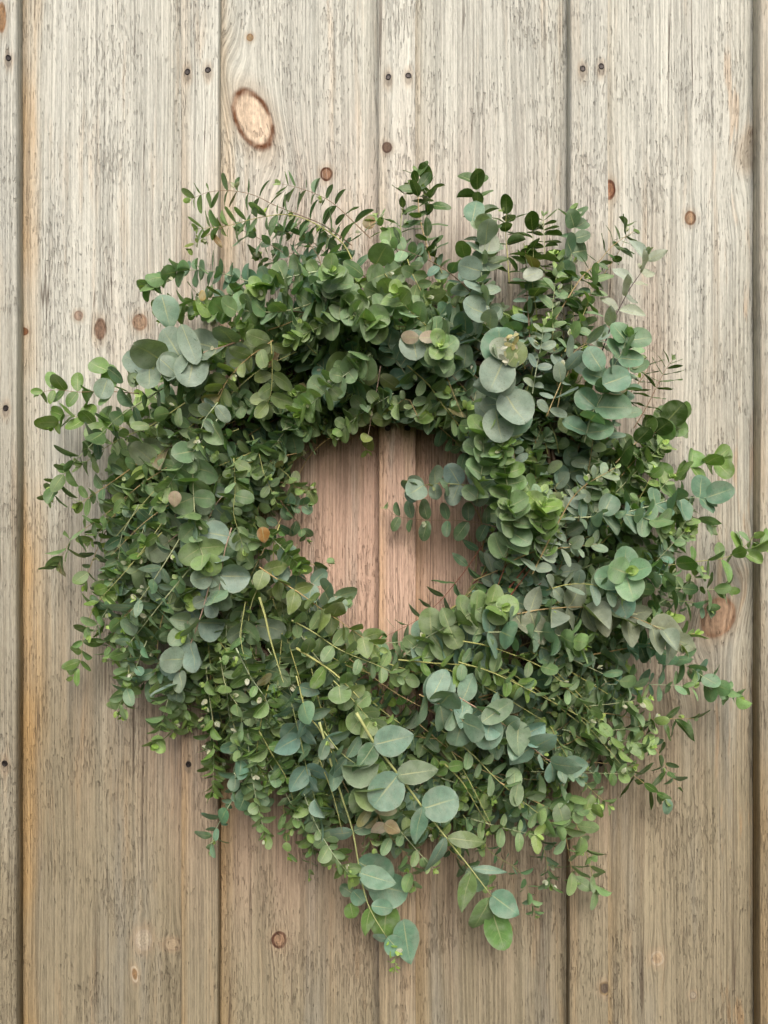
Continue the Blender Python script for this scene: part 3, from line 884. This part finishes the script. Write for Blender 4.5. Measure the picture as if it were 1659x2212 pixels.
S('oval', [(1100, 1270), (1140, 1220), (1185, 1170)], (.10, .11), 30, 60, 'deep', 'red', .5, .1, .2, 3.4, tipleaf=False)
S('oval', [(1062, 1280), (1090, 1230), (1100, 1190)], (.07, .08), 36, 34, 'deep', 'red', .6, .1, .2, 2.6)
# lower right fan of yellow stems
S('oval', [(1000, 1385), (1062, 1398), (1170, 1441), (1234, 1495), (1278, 1538), (1300, 1570)], (.15, .12), 38, 34, 'sage', 'yellow', .55, .25, .2, 2.4, phi=.4)
S('oval', [(990, 1430), (1062, 1452), (1144, 1491), (1260, 1552), (1290, 1580)], (.15, .13), 36, 36, 'sage', 'yellow', .5, .25, .2, 2.4, phi=.2)
S('oval', [(1150, 1410), (1234, 1452), (1328, 1509), (1372, 1546)], (.12, .09), 38, 33, 'sage', 'yellow', .5, .2, .25, 2.2)
S('oval', [(1200, 1450), (1264, 1514), (1300, 1560), (1340, 1625)], (.12, .09), 38, 30, 'sage', 'yellow', .5, .3, .2, 2.0)
S('lance', [(1260, 1540), (1318, 1542), (1380, 1553), (1440, 1553), (1500, 1552)], (.09, .06), 66, 44, 'dark', 'tan', .6, .05, .1, 2.0, phi=.2, droop=.7)
S('oval', [(1340, 1500), (1366, 1545), (1400, 1596), (1427, 1633), (1445, 1665), (1466, 1700)], (.08, .05), 34, 34, 'deep', 'tan', .55, .1, .2, 1.8)
S('lance', [(1230, 1580), (1281, 1613), (1332, 1647), (1373, 1678), (1437, 1725)], (.09, .05), 54, 34, 'dark', 'tan', .4, .1, .15, 2.0, phi=.1)
one_leaf(1440, 1725, .05, -80, 42, 'oval', 'teal', (.1, 0), 1)
S('oval', [(1190, 1570), (1220, 1627), (1267, 1695), (1318, 1742)], (.13, .08), 36, 30, 'sage', 'yellow', .55, .25, .3, 2.0)
S('oval', [(1100, 1700), (1128, 1763), (1172, 1827), (1189, 1912)], (.11, .06), 34, 29, 'teal', 'yellow', .5, .3, .3, 2.0)
S('oval', [(1190, 1640), (1213, 1691), (1240, 1766), (1274, 1868), (1288, 1936)], (.12, .06), 42, 36, 'sage', 'yellow', .55, .15, .2, 2.2)
S('oval', [(1080, 1690), (1128, 1718), (1189, 1749), (1216, 1783), (1233, 1868), (1240, 1900)], (.14, .07), 52, 36, 'sage', 'tan', .6, .1, .4, 2.2)
one_leaf(1205, 1735, .13, -70, 70, 'oval', (.21, .29, .17), (.1, .1), 1, 1.0)
one_leaf(1120, 1690, .15, -100, 56, 'oval', (.21, .29, .17), (.2, .1), 2, .95)
S('oval', [(1000, 1760), (1060, 1840), (1120, 1880), (1142, 1930), (1157, 1978)], (.09, .05), 28, 28, 'teal', 'green', .5, .2, .2, 1.6)
S('oval', [(960, 1650), (999, 1690), (1040, 1760), (1070, 1800)], (.12, .10), 34, 36, 'green', 'yellow', .5, .2, .2, 3.0)
S('oval', [(930, 1560), (1010, 1620), (1080, 1690), (1160, 1755), (1210, 1790)], (.13, .12), 46, 34, 'sage', 'yellow', .5, .2, .2, 2.2)
# the reddish sprig with large leaves, lower middle
S('heart', [(980, 1500), (1031, 1530), (1069, 1553), (1101, 1574), (1149, 1614), (1184, 1642), (1222, 1666)], (.15, .14), 70, 42, 'blue', 'pinkish', .75, .05, .2, 2.8, phi=.6)
S('round', [(905, 1500), (935, 1514), (980, 1537), (1018, 1578)], (.15, .16), 74, 36, 'blue', 'tan', .8, .05, .35, 2.8, phi=.7)
one_leaf(930, 1515, .17, 65, 84, 'oval', 'blue', (.2, .2), 1, .95)
one_leaf(1040, 1560, .17, 35, 88, 'oval', (.17, .26, .16), (.2, .1), 2, .85)
one_leaf(1045, 1545, .155, -80, 80, 'round', 'blue', (.1, -.1), 1, 1.0)
one_leaf(1120, 1560, .15, -95, 76, 'heart', (.17, .25, .16), (.1, -.1), 0, 1.0)
# the main thick hanging stem
k1 = S('heart', [(770, 1540), (810, 1607), (861, 1674), (914, 1745), (964, 1810), (1018, 1878), (1062, 1936)], (.178, .10), 40, 300, 'blue', 'stalk', .6, .1, .2, 5.6, bare=.97, tipleaf=False, shoots=0)
for (x, y, h, a, L, kd, c, tl, v, w) in [
    (812, 1607, .150, 12, 84, 'heart', 'blue', (.1, .1), 0, 1.0), (808, 1610, .148, -125, 62, 'heart', 'deep', (-.4, .1), 2, .9),
    (862, 1674, .142, 8, 88, 'heart', (.13, .19, .11), (.35, .1), 1, .72), (858, 1676, .140, -130, 82, 'round', 'blue', (-.1, -.1), 0, 1.0),
    (916, 1745, .130, 15, 78, 'round', 'blue', (.2, .1), 1, 1.0), (912, 1742, .136, -98, 88, 'lance', 'teal', (.3, .2), 2, 1.1),
    (966, 1810, .116, -6, 88, 'lance', (.15, .21, .09), (.5, .1), 1, .95), (962, 1808, .118, -107, 98, 'lance', 'blue', (.55, .1), 0, .9),
    (1020, 1876, .100, -4, 78, 'lance', 'blue', (.8, 0), 1, .55), (1018, 1880, .104, -100, 100, 'lance', (.17, .27, .10), (.2, .2), 2, 1.0),
    (1064, 1934, .090, -38, 70, 'heart', 'teal', (.2, .1), 0, 1.0), (1058, 1938, .088, -108, 92, 'oval', (.16, .26, .11), (.2, .1), 1, .85),
    (1062, 1965, .075, -72, 88, 'oval', (.13, .26, .08), (.05, .1), 2, 1.05), (1092, 1985, .055, -78, 60, 'lance', 'brown', (.2, .1), 1, 1.0),
    (1010, 1880, .06, -40, 56, 'round', 'deep', (.1, .1), 1, 1.0), (1075, 1960, .06, -30, 48, 'oval', 'teal', (.1, .1), 1, 1.0),
]:
    one_leaf(x, y, h + .024 * max(0, 1 - (y - 1600) / 420), a, L, kd, c, tl, v, w, k1)
# its neighbour to the left
k2 = S('heart', [(690, 1560), (716, 1652), (740, 1726), (762, 1796), (778, 1886), (797, 1959), (836, 2026)], (.145, .072), 40, 300, 'blue', 'stalk', .6, .1, .2, 4.6, bare=.97, tipleaf=False, shoots=0)
for (x, y, h, a, L, kd, c, tl, v, w) in [
    (762, 1795, .115, -160, 66, 'oval', 'blue', (.4, .1), 1, .9), (764, 1795, .11, 20, 56, 'oval', 'deep', (.5, .1), 2, .9),
    (778, 1885, .095, -172, 52, 'oval', 'blue', (.55, .1), 1, .8), (780, 1886, .098, -18, 78, 'heart', 'teal', (.45, .1), 0, .75),
    (776, 1862, .07, -30, 84, 'round', 'teal', (.1, .1), 1, .95), (800, 1912, .06, -12, 84, 'round', 'teal', (.1, .1), 0, .9),
    (800, 1958, .080, -100, 66, 'lance', 'green', (.2, .1), 2, 1.1), (802, 1956, .082, -10, 50, 'oval', 'teal', (.4, .1), 1, 1.0),
    (836, 1955, .055, -95, 74, 'round', 'green', (.1, .1), 1, .9), (872, 1990, .062, -82, 92, 'heart', 'teal', (.1, .1), 0, .78),
    (838, 2026, .070, -170, 34, 'oval', 'blue', (.3, .1), 1, 1.1), (838, 2026, .070, -50, 44, 'round', 'teal', (.2, .1), 1, 1.0),
    (762, 1930, .06, 150, 32, 'round', 'deep', (.1, .1), 1, 1.0), (764, 1925, .062, -50, 36, 'round', 'teal', (.1, .1), 1, 1.0), (757, 1952, .06, -80, 34, 'round', 'green', (.1, .1), 1, 1.0),
]:
    one_leaf(x, y, h, a, L, kd, c, tl, v, w, k2)
S('oval', [(836, 2026), (850, 2055), (853, 2085), (852, 2095)], (.07, .06), 16, 13, 'lime', 'green', .4, .3, .2, 1.4)
# folded pale leaves and the dried brown pair
one_leaf(742, 1655, .155, 0, 84, 'round', (.20, .29, .18), (-.55, 0), 5, .9)
one_leaf(768, 1710, .155, 3, 74, 'round', (.23, .33, .13), (-.6, 0), 5, 1.0)
one_leaf(792, 1700, .145, -115, 78, 'heart', (.16, .24, .11), (.1, .1), 1, .95)
one_leaf(830, 1780, .13, -140, 40, 'heart', 'pink', (.2, .1), 1, 1.0)
one_leaf(832, 1780, .13, -30, 40, 'heart', (.28, .22, .12), (.2, .1), 2, 1.0)
one_leaf(806, 1745, .13, -8, 56, 'oval', (.30, .28, .17), (.6, .1), 2, .8)
one_leaf(800, 1745, .125, -125, 52, 'oval', (.24, .24, .11), (.4, .1), 2, .8)
S('oval', [(800, 1720), (820, 1765), (845, 1810), (880, 1850), (890, 1885), (895, 1915)], (.12, .06), 44, 36, 'sage', 'tan', .6, .2, .4, 2.0)
S('oval', [(700, 1580), (735, 1625), (775, 1655)], (.14, .15), 62, 34, 'blue', 'green', .6, .1, .1, 2.6)
S('heart', [(640, 1460), (662, 1540), (684, 1566), (710, 1614), (735, 1658)], (.14, .14), 64, 40, 'blue', 'yellow', .6, .1, .1, 3.2, phi=.3)
S('heart', [(630, 1520), (652, 1610), (665, 1674), (681, 1729), (688, 1765)], (.12, .09), 62, 36, 'blue', 'green', .6, .1, .2, 2.6, phi=.3)
S('oval', [(660, 1700), (690, 1760), (680, 1800), (672, 1830)], (.08, .06), 52, 30, 'green', 'green', .6, .1, .2, 2.0)
# lower left hanging sprigs
S('oval', [(445, 1440), (450, 1492), (458, 1545), (460, 1588), (462, 1640), (460, 1690), (462, 1715)], (.09, .06), 38, 19, 'green', 'paleg', .45, .2, .3, 2.0)
S('oval', [(440, 1480), (446, 1540), (455, 1600), (460, 1660)], (.08, .05), 34, 18, (.075, .16, .04), 'paleg', .4, .2, .2, 2.0)
S('oval', [(530, 1600), (514, 1665), (505, 1722), (486, 1754), (460, 1806), (457, 1836)], (.09, .06), 48, 32, 'teal', 'paleg', .6, .25, .35, 3.0, phi=.2)
S('round', [(505, 1670), (530, 1697), (553, 1726), (553, 1758)], (.09, .07), 42, 26, 'deep', 'paleg', .6, .2, .4, 2.0)
S('oval', [(475, 1420), (489, 1486), (521, 1540), (514, 1594), (512, 1625)], (.11, .09), 40, 26, 'sage', 'paleg', .5, .25, .2, 2.2)
S('oval', [(510, 1400), (540, 1460), (575, 1511), (585, 1545)], (.13, .11), 44, 28, 'green', 'paleg', .6, .25, .3, 2.8, shoots=.4)
S('oval', [(580, 1480), (569, 1530), (556, 1610), (556, 1652), (578, 1681)], (.11, .08), 42, 30, 'green', 'yellow', .5, .3, .4, 2.4)
S('oval', [(560, 1580), (588, 1630), (620, 1684), (636, 1748), (632, 1790)], (.11, .07), 42, 30, 'green', 'yellow', .6, .3, .3, 2.6)
S('oval', [(612, 1740), (617, 1790), (622, 1850)], (.06, .05), 34, 34, 'sage', 'yellow', .5, .3, .2, 1.6)
S('oval', [(665, 1800), (671, 1844), (668, 1897)], (.06, .05), 24, 26, 'sage', 'tan', .4, .4, .2, 1.4)
S('oval', [(700, 1790), (710, 1835), (725, 1870)], (.07, .05), 26, 26, 'sage', 'tan', .5, .4, .2, 1.6)
S('oval', [(390, 1410), (380, 1470), (385, 1520)], (.09, .07), 40, 22, 'sage', 'pinkish', .6, .3, .2, 2.0)
S('oval', [(350, 1420), (325, 1465), (300, 1475)], (.08, .06), 46, 24, 'deep', 'tan', .6, .1, .2, 2.0)
# thin stems that show between the leaves
for (pts, st, th) in [
    ([(585, 736), (540, 775), (492, 820), (455, 880)], 'tan', 2.4), ([(640, 760), (560, 800), (500, 850)], 'yellow', 1.8),
    
    ([(400, 990), (320, 1075), (250, 1160)], 'yellow', 1.8),
    ([(380, 1080), (310, 1130), (240, 1200)], 'tan', 1.6), ([(350, 1130), (290, 1212), (213, 1298)], 'yellow', 2.2),
    ([(530, 1300), (520, 1380), (540, 1460)], 'yellow', 2.0),
    ([(620, 1380), (650, 1480), (660, 1560)], 'yellow', 1.8),
    ([(750, 1420), (860, 1500), (980, 1560)], 'tan', 2.0),
    ([(930, 1430), (1060, 1490), (1180, 1560)], 'yellow', 2.2), ([(1010, 1410), (1130, 1470), (1250, 1560)], 'yellow', 2.2),
    ([(960, 1600), (1010, 1680), (1060, 1780)], 'yellow', 2.6), 
    ([(900, 1560), (1000, 1640), (1120, 1700)], 'tan', 1.8), ([(1080, 1560), (1150, 1620), (1230, 1690)], 'yellow', 1.8),
    ([(1100, 1290), (1160, 1210), (1200, 1160)], 'red', 2.6), ([(1060, 1300), (1085, 1240), (1100, 1180)], 'red', 2.0),
    ([(950, 1490), (1030, 1530), (1080, 1560)], 'red', 2.2), ([(1200, 1500), (1280, 1580), (1340, 1650)], 'yellow', 1.8),
    ([(560, 720), (640, 690), (700, 640)], 'tan', 2.0), ([(800, 560), (850, 600), (900, 650)], 'yellow', 2.2),
    ([(930, 700), (960, 800), (1000, 900)], 'tan', 2.0), ([(1200, 900), (1220, 820), (1270, 730)], 'tan', 2.0),
    ([(1120, 900), (1150, 800), (1160, 700)], 'yellow', 1.8), ([(690, 1640), (720, 1720), (740, 1800)], 'yellow', 2.6)]:
    S('oval', pts, (.105, .125), 16, 400, 'sage', st, .5, .1, .1, th, bare=.96, tipleaf=False, shoots=0)

# single leaves of odd colour
one_leaf(378, 1062, .155, -95, 38, 'heart', 'pink', (.1, .1), 1, 1.0)
one_leaf(566, 1140, .135, -80, 38, 'heart', (.30, .16, .05), (.2, .1), 1, 1.0)
one_leaf(905, 730, .16, 175, 44, 'oval', 'pink', (.2, .1), 1, 1.1)
one_leaf(905, 730, .16, 5, 44, 'oval', 'pink', (.2, .1), 2, 1.1)
one_leaf(900, 775, .15, 100, 70, 'round', 'grey', (.1, .1), 0, 1.0)
one_leaf(440, 650, .15, 110, 30, 'oval', (.36, .25, .08), (.2, .1), 1, 1.0)
one_leaf(480, 535, .08, 125, 46, 'narrow', 'brown', (.1, .1), 1, 1.0)

# ------------------------------------------------------------------ the body of the wreath
RC = (820.0, 1165.0)
OUT_A = [0, 20, 45, 60, 75, 90, 105, 120, 135, 150, 165, 180, 195, 210, 225, 240, 255, 270, 285, 300, 315, 330, 345, 360]
OUT_R = [585, 610, 672, 660, 610, 592, 602, 625, 650, 648, 630, 622, 632, 630, 590, 580, 650, 702, 705, 722, 695, 645, 610, 585]
IN_A = [0, 45, 90, 135, 180, 200, 225, 250, 270, 290, 315, 340, 360]
IN_R = [225, 268, 245, 252, 180, 188, 186, 205, 222, 205, 205, 228, 225]


def polar(dx, dy):
    x, y = dx - RC[0], -(dy - RC[1])
    return math.degrees(math.atan2(y, x)) % 360, math.hypot(x, y)


def ring_s(dx, dy):
    a, r = polar(dx, dy)
    ri, ro = np.interp(a, IN_A, IN_R), np.interp(a, OUT_A, OUT_R)
    return (r - ri) / (ro - ri), a, r


def to_layout(p):
    h = -p[1]
    f = (D - h) / D * PX
    return p[0] / f + CX, CY - (p[2] - ZC) / f


def keep_fill(p):
    s, a, r = ring_s(*to_layout(p))
    lim = .97 + .09 * math.sin(a * .31) * math.sin(a * .113 + 1) - (.14 if 25 < a < 65 else 0)
    return .03 < s < lim


def zone(a, r):
    """kind, leaf length, gap, colour, stem for a filler sprig at angle a"""
    q = r.random()
    if a < 25 or a >= 330:                      # right
        return r.choice([('round', 46, 24, 'blue', 'paleg'), ('oval', 42, 25, 'grey', 'tan'), ('oval', 40, 25, 'deep', 'red'), ('round', 44, 22, 'sage', 'paleg'), ('oval', 44, 26, 'blue', 'tan')])
    if a < 75:                                  # upper right
        return r.choice([('round', 60, 34, 'blue', 'tan'), ('oval', 46, 28, 'grey', 'tan'), ('round', 50, 28, 'deep', 'brown'), ('lance', 58, 32, 'blue', 'brown'), ('oval', 44, 26, 'sage', 'yellow'), ('round', 48, 24, 'blue', 'paleg')])
    if a < 140:                                 # top
        return r.choice([('round', 44, 20, 'sage', 'paleg'), ('round', 48, 24, 'sage', 'tan'), ('round', 42, 20, 'teal', 'paleg'), ('oval', 42, 24, 'sage', 'yellow'), ('oval', 46, 26, 'olive', 'tan')])
    if a < 215:                                 # left
        return r.choice([('oval', 40, 25, 'sage', 'yellow'), ('oval', 38, 23, 'green', 'yellow'), ('oval', 40, 26, 'deep', 'tan'), ('round', 48, 27, 'sage', 'paleg'), ('oval', 42, 26, 'olive', 'paleg'), ('round', 62, 38, 'grey', 'pinkish')])
    if a < 265:                                 # lower left
        return r.choice([('oval', 40, 26, 'green', 'yellow'), ('oval', 42, 27, 'sage', 'paleg'), ('heart', 54, 34, 'deep', 'yellow'), ('round', 46, 28, 'sage', 'paleg'), ('oval', 38, 25, 'blue', 'green')])
    return r.choice([('oval', 40, 28, 'sage', 'yellow'), ('oval', 36, 27, 'blue', 'yellow'), ('heart', 58, 36, 'blue', 'tan'), ('oval', 42, 28, 'deep', 'tan'), ('oval', 38, 26, 'green', 'yellow')])


def filler(n, lo, hi, layer, seed, a0=0, a1=360, s_lo=-.02, s_hi=.62):
    r = random.Random(seed)
    for i in range(n):
        a = (a0 + (i + r.random()) / n * (a1 - a0)) % 360
        s0 = r.uniform(s_lo, s_hi)
        ri, ro = np.interp(a, IN_A, IN_R), np.interp(a, OUT_A, OUT_R)
        rad = ri + (ro - ri) * s0
        x = RC[0] + rad * math.cos(math.radians(a))
        y = RC[1] - rad * math.sin(math.radians(a))
        kind, L, gap, col, stem = zone(a, r)
        alpha = r.uniform(8, 62) if s0 > .2 else r.uniform(-4, 50)
        length = r.uniform(130, 270)
        pts, hs = [(x, y)], []
        bendy = r.uniform(-14, 14)
        sag = r.uniform(0, .22)
        steps = 4
        for q in range(steps):
            aa, rr = polar(x, y)
            t = math.radians(aa)
            tx, ty = -math.sin(t), -math.cos(t)
            rx, ry = math.cos(t), -math.sin(t)
            al = math.radians(alpha + bendy * q)
            dx, dy = tx * math.cos(al) + rx * math.sin(al), ty * math.cos(al) + ry * math.sin(al) + sag
            m = math.hypot(dx, dy)
            x += dx / m * length / steps
            y += dy / m * length / steps
            pts.append((x, y))
        for (px, py) in pts:
            s, _, _ = ring_s(px, py)
            prof = max(0.12, 1 - (2 * min(max(s, 0), 1) - .9) ** 2) ** .6
            hs.append(max(.012, (lo + (hi - lo) * r.random() * .3) * (.45 + .55 * prof) + (.01 if layer == 2 else 0) * r.random()))
        hs[-1] += r.uniform(-.012, .03) if layer else 0
        sprig(kind, pts, hs, L * r.uniform(.85, 1.12), gap, col, stem, r.uniform(.3, .75), r.choice((.2, .45, .8)), .35, r.uniform(1.6, 2.8),
              r=r, keep=keep_fill, shoots=.08)


filler(115, .026, .038, 0, 101)
filler(135, .050, .066, 1, 202)
filler(95, .078, .102, 2, 303)

filler(46, .040, .060, 1, 404, 238, 335, .42, .86)
filler(32, .060, .085, 1, 505, 238, 335, .34, .80)
filler(30, .040, .070, 1, 606, 140, 238, .40, .78)
filler(14, .040, .060, 1, 707, 335, 385, .40, .72)



def edge_sprays(n, a0, a1, seed, s_lo=.55, s_hi=.85, ln=(150, 250), kinds=None):
    """thin sprigs that feather the outline"""
    r = random.Random(seed)
    for i in range(n):
        a = (a0 + (i + r.random()) / n * (a1 - a0)) % 360
        ri, ro = np.interp(a, IN_A, IN_R), np.interp(a, OUT_A, OUT_R)
        rad = ri + (ro - ri) * r.uniform(s_lo, s_hi)
        t = math.radians(a)
        x, y = RC[0] + rad * math.cos(t), RC[1] - rad * math.sin(t)
        al = math.radians(r.uniform(24, 52))
        length, bend = r.uniform(*ln), r.uniform(-.25, .25)
        pts, hs, h0 = [(x, y)], [r.uniform(.05, .10)], r.uniform(-.008, .006)
        for q in range(4):
            t = math.radians(polar(x, y)[0])
            b = al + bend * q * .4
            dx = -math.sin(t) * math.cos(b) + math.cos(t) * math.sin(b)
            dy = -math.cos(t) * math.cos(b) - math.sin(t) * math.sin(b) + .10
            m = math.hypot(dx, dy)
            x, y = x + dx / m * length / 4, y + dy / m * length / 4
            pts.append((x, y))
            hs.append(max(.025, hs[-1] + h0))
        kind, L, gap, col, stem = r.choice(kinds or [('oval', 40, 27, 'green', 'yellow'), ('oval', 38, 25, 'sage', 'paleg'), ('oval', 42, 29, 'deep', 'tan'),
                                                     ('oval', 36, 26, 'teal', 'paleg'), ('round', 36, 22, 'sage', 'paleg')])
        sprig(kind, pts, hs, L * r.uniform(.9, 1.12), gap, col, stem, r.uniform(.35, .7), .6, .4, r.uniform(1.9, 2.6), r=r, shoots=.15)


edge_sprays(16, 150, 236, 31)
edge_sprays(9, 236, 268, 32)
edge_sprays(9, 158, 215, 37, .78, .92, (110, 170))
edge_sprays(5, 335, 365, 38, .78, .92, (110, 170))
edge_sprays(15, 268, 322, 33)
edge_sprays(11, 322, 372, 34)
edge_sprays(8, 20, 75, 35, kinds=[('oval', 44, 28, 'dark', 'tan'), ('round', 46, 32, 'deep', 'tan'), ('oval', 44, 28, 'blue', 'brown')])
edge_sprays(8, 78, 140, 36, kinds=[('oval', 42, 26, 'deep', 'yellow'), ('round', 42, 22, 'sage', 'paleg'), ('oval', 40, 26, 'blue', 'brown')], ln=(120, 190))

# ------------------------------------------------------------------ which leaves show largest
W_, H_ = 768, 1024
zb = np.full((H_, W_), 9.0)
ib = np.full((H_, W_), -1, int)
F_ = (H_ / 2) / ((2212 * PX / 2) / D)
for i, lf in enumerate(LEAVES):
    V, _ = TEMPL[(lf['kind'], lf['var'])]
    lf['V'] = V @ lf['M'].T + lf['p']
    if lf['V'][:, 1].max() > -.0015:                      # nothing sinks into the boards
        over = np.clip(lf['V'][:, 1] + .0015, 0, None)
        if over.max() > .012:
            lf['p'][1] -= over.max() - .004
            lf['V'] = V @ lf['M'].T + lf['p']
    O = lf['V'][RIMIDX]
    dep = O[:, 1] + D
    X = W_ / 2 + O[:, 0] / dep * F_
    Y = H_ / 2 - (O[:, 2] - ZC) / dep * F_
    x0, x1 = max(int(X.min()), 0), min(int(X.max()) + 1, W_ - 1)
    y0, y1 = max(int(Y.min()), 0), min(int(Y.max()) + 1, H_ - 1)
    if x1 <= x0 or y1 <= y0:
        continue
    gx, gy = np.meshgrid(np.arange(x0, x1 + 1) + .5, np.arange(y0, y1 + 1) + .5)
    ins = np.zeros(gx.shape, bool)
    n = len(X)
    for a in range(n):
        b = (a + 1) % n
        c = (Y[a] > gy) != (Y[b] > gy)
        if Y[a] != Y[b]:
            xi = (X[b] - X[a]) * (gy - Y[a]) / (Y[b] - Y[a]) + X[a]
            ins ^= c & (gx < xi)
    if not ins.any():
        continue
    d = dep.mean()
    sub = zb[y0:y1 + 1, x0:x1 + 1]
    hit = ins & (d < sub)
    sub[hit] = d
    ib[y0:y1 + 1, x0:x1 + 1][hit] = i
cnt = np.bincount(ib[ib >= 0].ravel(), minlength=len(LEAVES))
order = np.argsort(-cnt)
PICK = set(int(i) for i in order[:298] if cnt[i] > 0)

# ------------------------------------------------------------------ link the wreath
wreath = bpy.data.objects.new("eucalyptus_wreath", None)
COL.objects.link(wreath)
hub = at(RC[0], RC[1], 0.03)
wreath.location = hub
wreath["label"] = "shaggy green eucalyptus wreath with silvery round leaves hanging on the wooden wall"
wreath["category"] = "wreath"


def tube(pts, rad, n=6):
    pts = np.array(pts)
    V, F = [], []
    m = len(pts)
    for i in range(m):
        T = norm(pts[min(i + 1, m - 1)] - pts[max(i - 1, 0)])
        A = np.cross(T, VIEW)
        A = norm(A) if np.linalg.norm(A) > .1 else norm(np.cross(T, UP))
        B = np.cross(T, A)
        for a in range(n):
            t = a / n * 2 * math.pi
            V.append(pts[i] + (A * math.cos(t) + B * math.sin(t)) * rad[i])
    for i in range(m - 1):
        for a in range(n):
            b = (a + 1) % n
            F.append((i * n + a, i * n + b, (i + 1) * n + b, (i + 1) * n + a))
    F.append(tuple(range(n - 1, -1, -1)))
    F.append(tuple((m - 1) * n + a for a in range(n)))
    return V, F


with_leaf = set(LEAVES[i]['s'] for i in PICK)
stem_obj = {}
mv, mf, mc = [], [], []
for i, sp in enumerate(SPRIGS):
    V, F = tube(sp['pts'], sp['rad'])
    if i in with_leaf and len(stem_obj) < 290:
        o0 = sp['pts'][0]
        me = mesh_from("stem", [v - o0 for v in V], F)
        for p in me.polygons:
            p.use_smooth = True
        o = link("stem", me, wreath, STEM_OBJ)
        o.location = o0 - hub
        o.color = tuple(sp['col']) + (1,)
        stem_obj[i] = (o, o0)
    else:
        b = len(mv)
        mv.extend(V)
        mf.extend([tuple(j + b for j in f) for f in F])
        mc.extend([sp['col']] * len(V))
me = mesh_from("hidden_stems", [v - hub for v in mv], mf)
ca = me.color_attributes.new("tint", 'FLOAT_COLOR', 'POINT')
ca.data.foreach_set("color", np.column_stack([np.array(mc), np.ones(len(mc))]).astype(np.float32).ravel())
o = link("fine_stems", me, wreath, STEM_MASS)
o["kind"] = "stuff"

# each of the leaves that show largest is a part of its stem
leaf_me = {}
for key, (V, UV) in TEMPL.items():
    m = mesh_from("leaf", V, [tuple(int(a) for a in q) for q in QUADS])
    uvl = m.uv_layers.new(name="UVMap")
    li = np.zeros(len(m.loops), int)
    m.loops.foreach_get("vertex_index", li)
    uvl.data.foreach_set("uv", UV[li].astype(np.float32).ravel())
    m.polygons.foreach_set("use_smooth", [True] * len(m.polygons))
    m.materials.append(LEAF_OBJ)
    leaf_me[key] = m
from mathutils import Matrix
rest = []
for i, lf in enumerate(LEAVES):
    if i in PICK and lf['s'] in stem_obj:
        par, o0 = stem_obj[lf['s']]
        o = bpy.data.objects.new("leaf", leaf_me[(lf['kind'], lf['var'])])
        COL.objects.link(o)
        o.parent = par
        M = Matrix.Identity(4)
        for a in range(3):
            for b in range(3):
                M[a][b] = lf['M'][a, b]
            M[a][3] = lf['p'][a] - o0[a]
        o.matrix_local = M
        o.color = tuple(lf['col']) + (1,)
    else:
        rest.append(lf)

nv = NR * NA
VV = np.concatenate([lf['V'] for lf in rest]) - hub
UVV = np.concatenate([TEMPL[(lf['kind'], lf['var'])][1] for lf in rest])
CC = np.concatenate([np.tile(np.array(tuple(lf['col']) + (1,)), (nv, 1)) for lf in rest])
FF = np.concatenate([QUADS + nv * j for j in range(len(rest))])
me = bpy.data.meshes.new("small_leaves")
me.vertices.add(len(VV))
me.vertices.foreach_set("co", VV.astype(np.float32).ravel())
me.loops.add(FF.size)
me.loops.foreach_set("vertex_index", FF.ravel().astype(np.int32))
me.polygons.add(len(FF))
me.polygons.foreach_set("loop_start", (np.arange(len(FF)) * 4).astype(np.int32))
me.polygons.foreach_set("use_smooth", np.ones(len(FF), bool))
uvl = me.uv_layers.new(name="UVMap")
uvl.data.foreach_set("uv", UVV[FF.ravel()].astype(np.float32).ravel())
ca = me.color_attributes.new("tint", 'FLOAT_COLOR', 'POINT')
ca.data.foreach_set("color", CC.astype(np.float32).ravel())
me.update(calc_edges=True)
me.validate()
o = link("small_leaves", me, wreath, LEAF_MASS)
o["kind"] = "stuff"

# the hoop of twisted twigs that everything is tied to
V, F = [], []
for q in range(5):
    pts = []
    for i in range(97):
        t = i / 96 * 2 * math.pi
        a = math.degrees(t) % 360
        r0 = np.interp(a, IN_A, IN_R) * .5 + np.interp(a, OUT_A, OUT_R) * .5 - 30
        rr = r0 + 13 * math.sin(5 * t + q * 1.256) + 4 * math.sin(13 * t + q)
        hh = .034 + .013 * math.cos(5 * t + q * 1.256)
        pts.append(at(RC[0] + rr * math.cos(t), RC[1] - rr * math.sin(t), hh))
    v, f = tube(pts, [.0035] * 97, 6)
    b = len(V)
    V.extend([p - hub for p in v])
    F.extend([tuple(j + b for j in ff) for ff in f])
me = mesh_from("twig_hoop", V, F)
for p in me.polygons:
    p.use_smooth = True
o = link("twig_hoop", me, wreath, STEM_OBJ)
o.color = (.10, .065, .04, 1)
print("tris", len(LEAVES) * len(QUADS) * 2, "leaves", len(LEAVES), "sprigs", len(SPRIGS), "stem parts", len(stem_obj), "picked", len(PICK), "smallest picked px", cnt[order[297]])
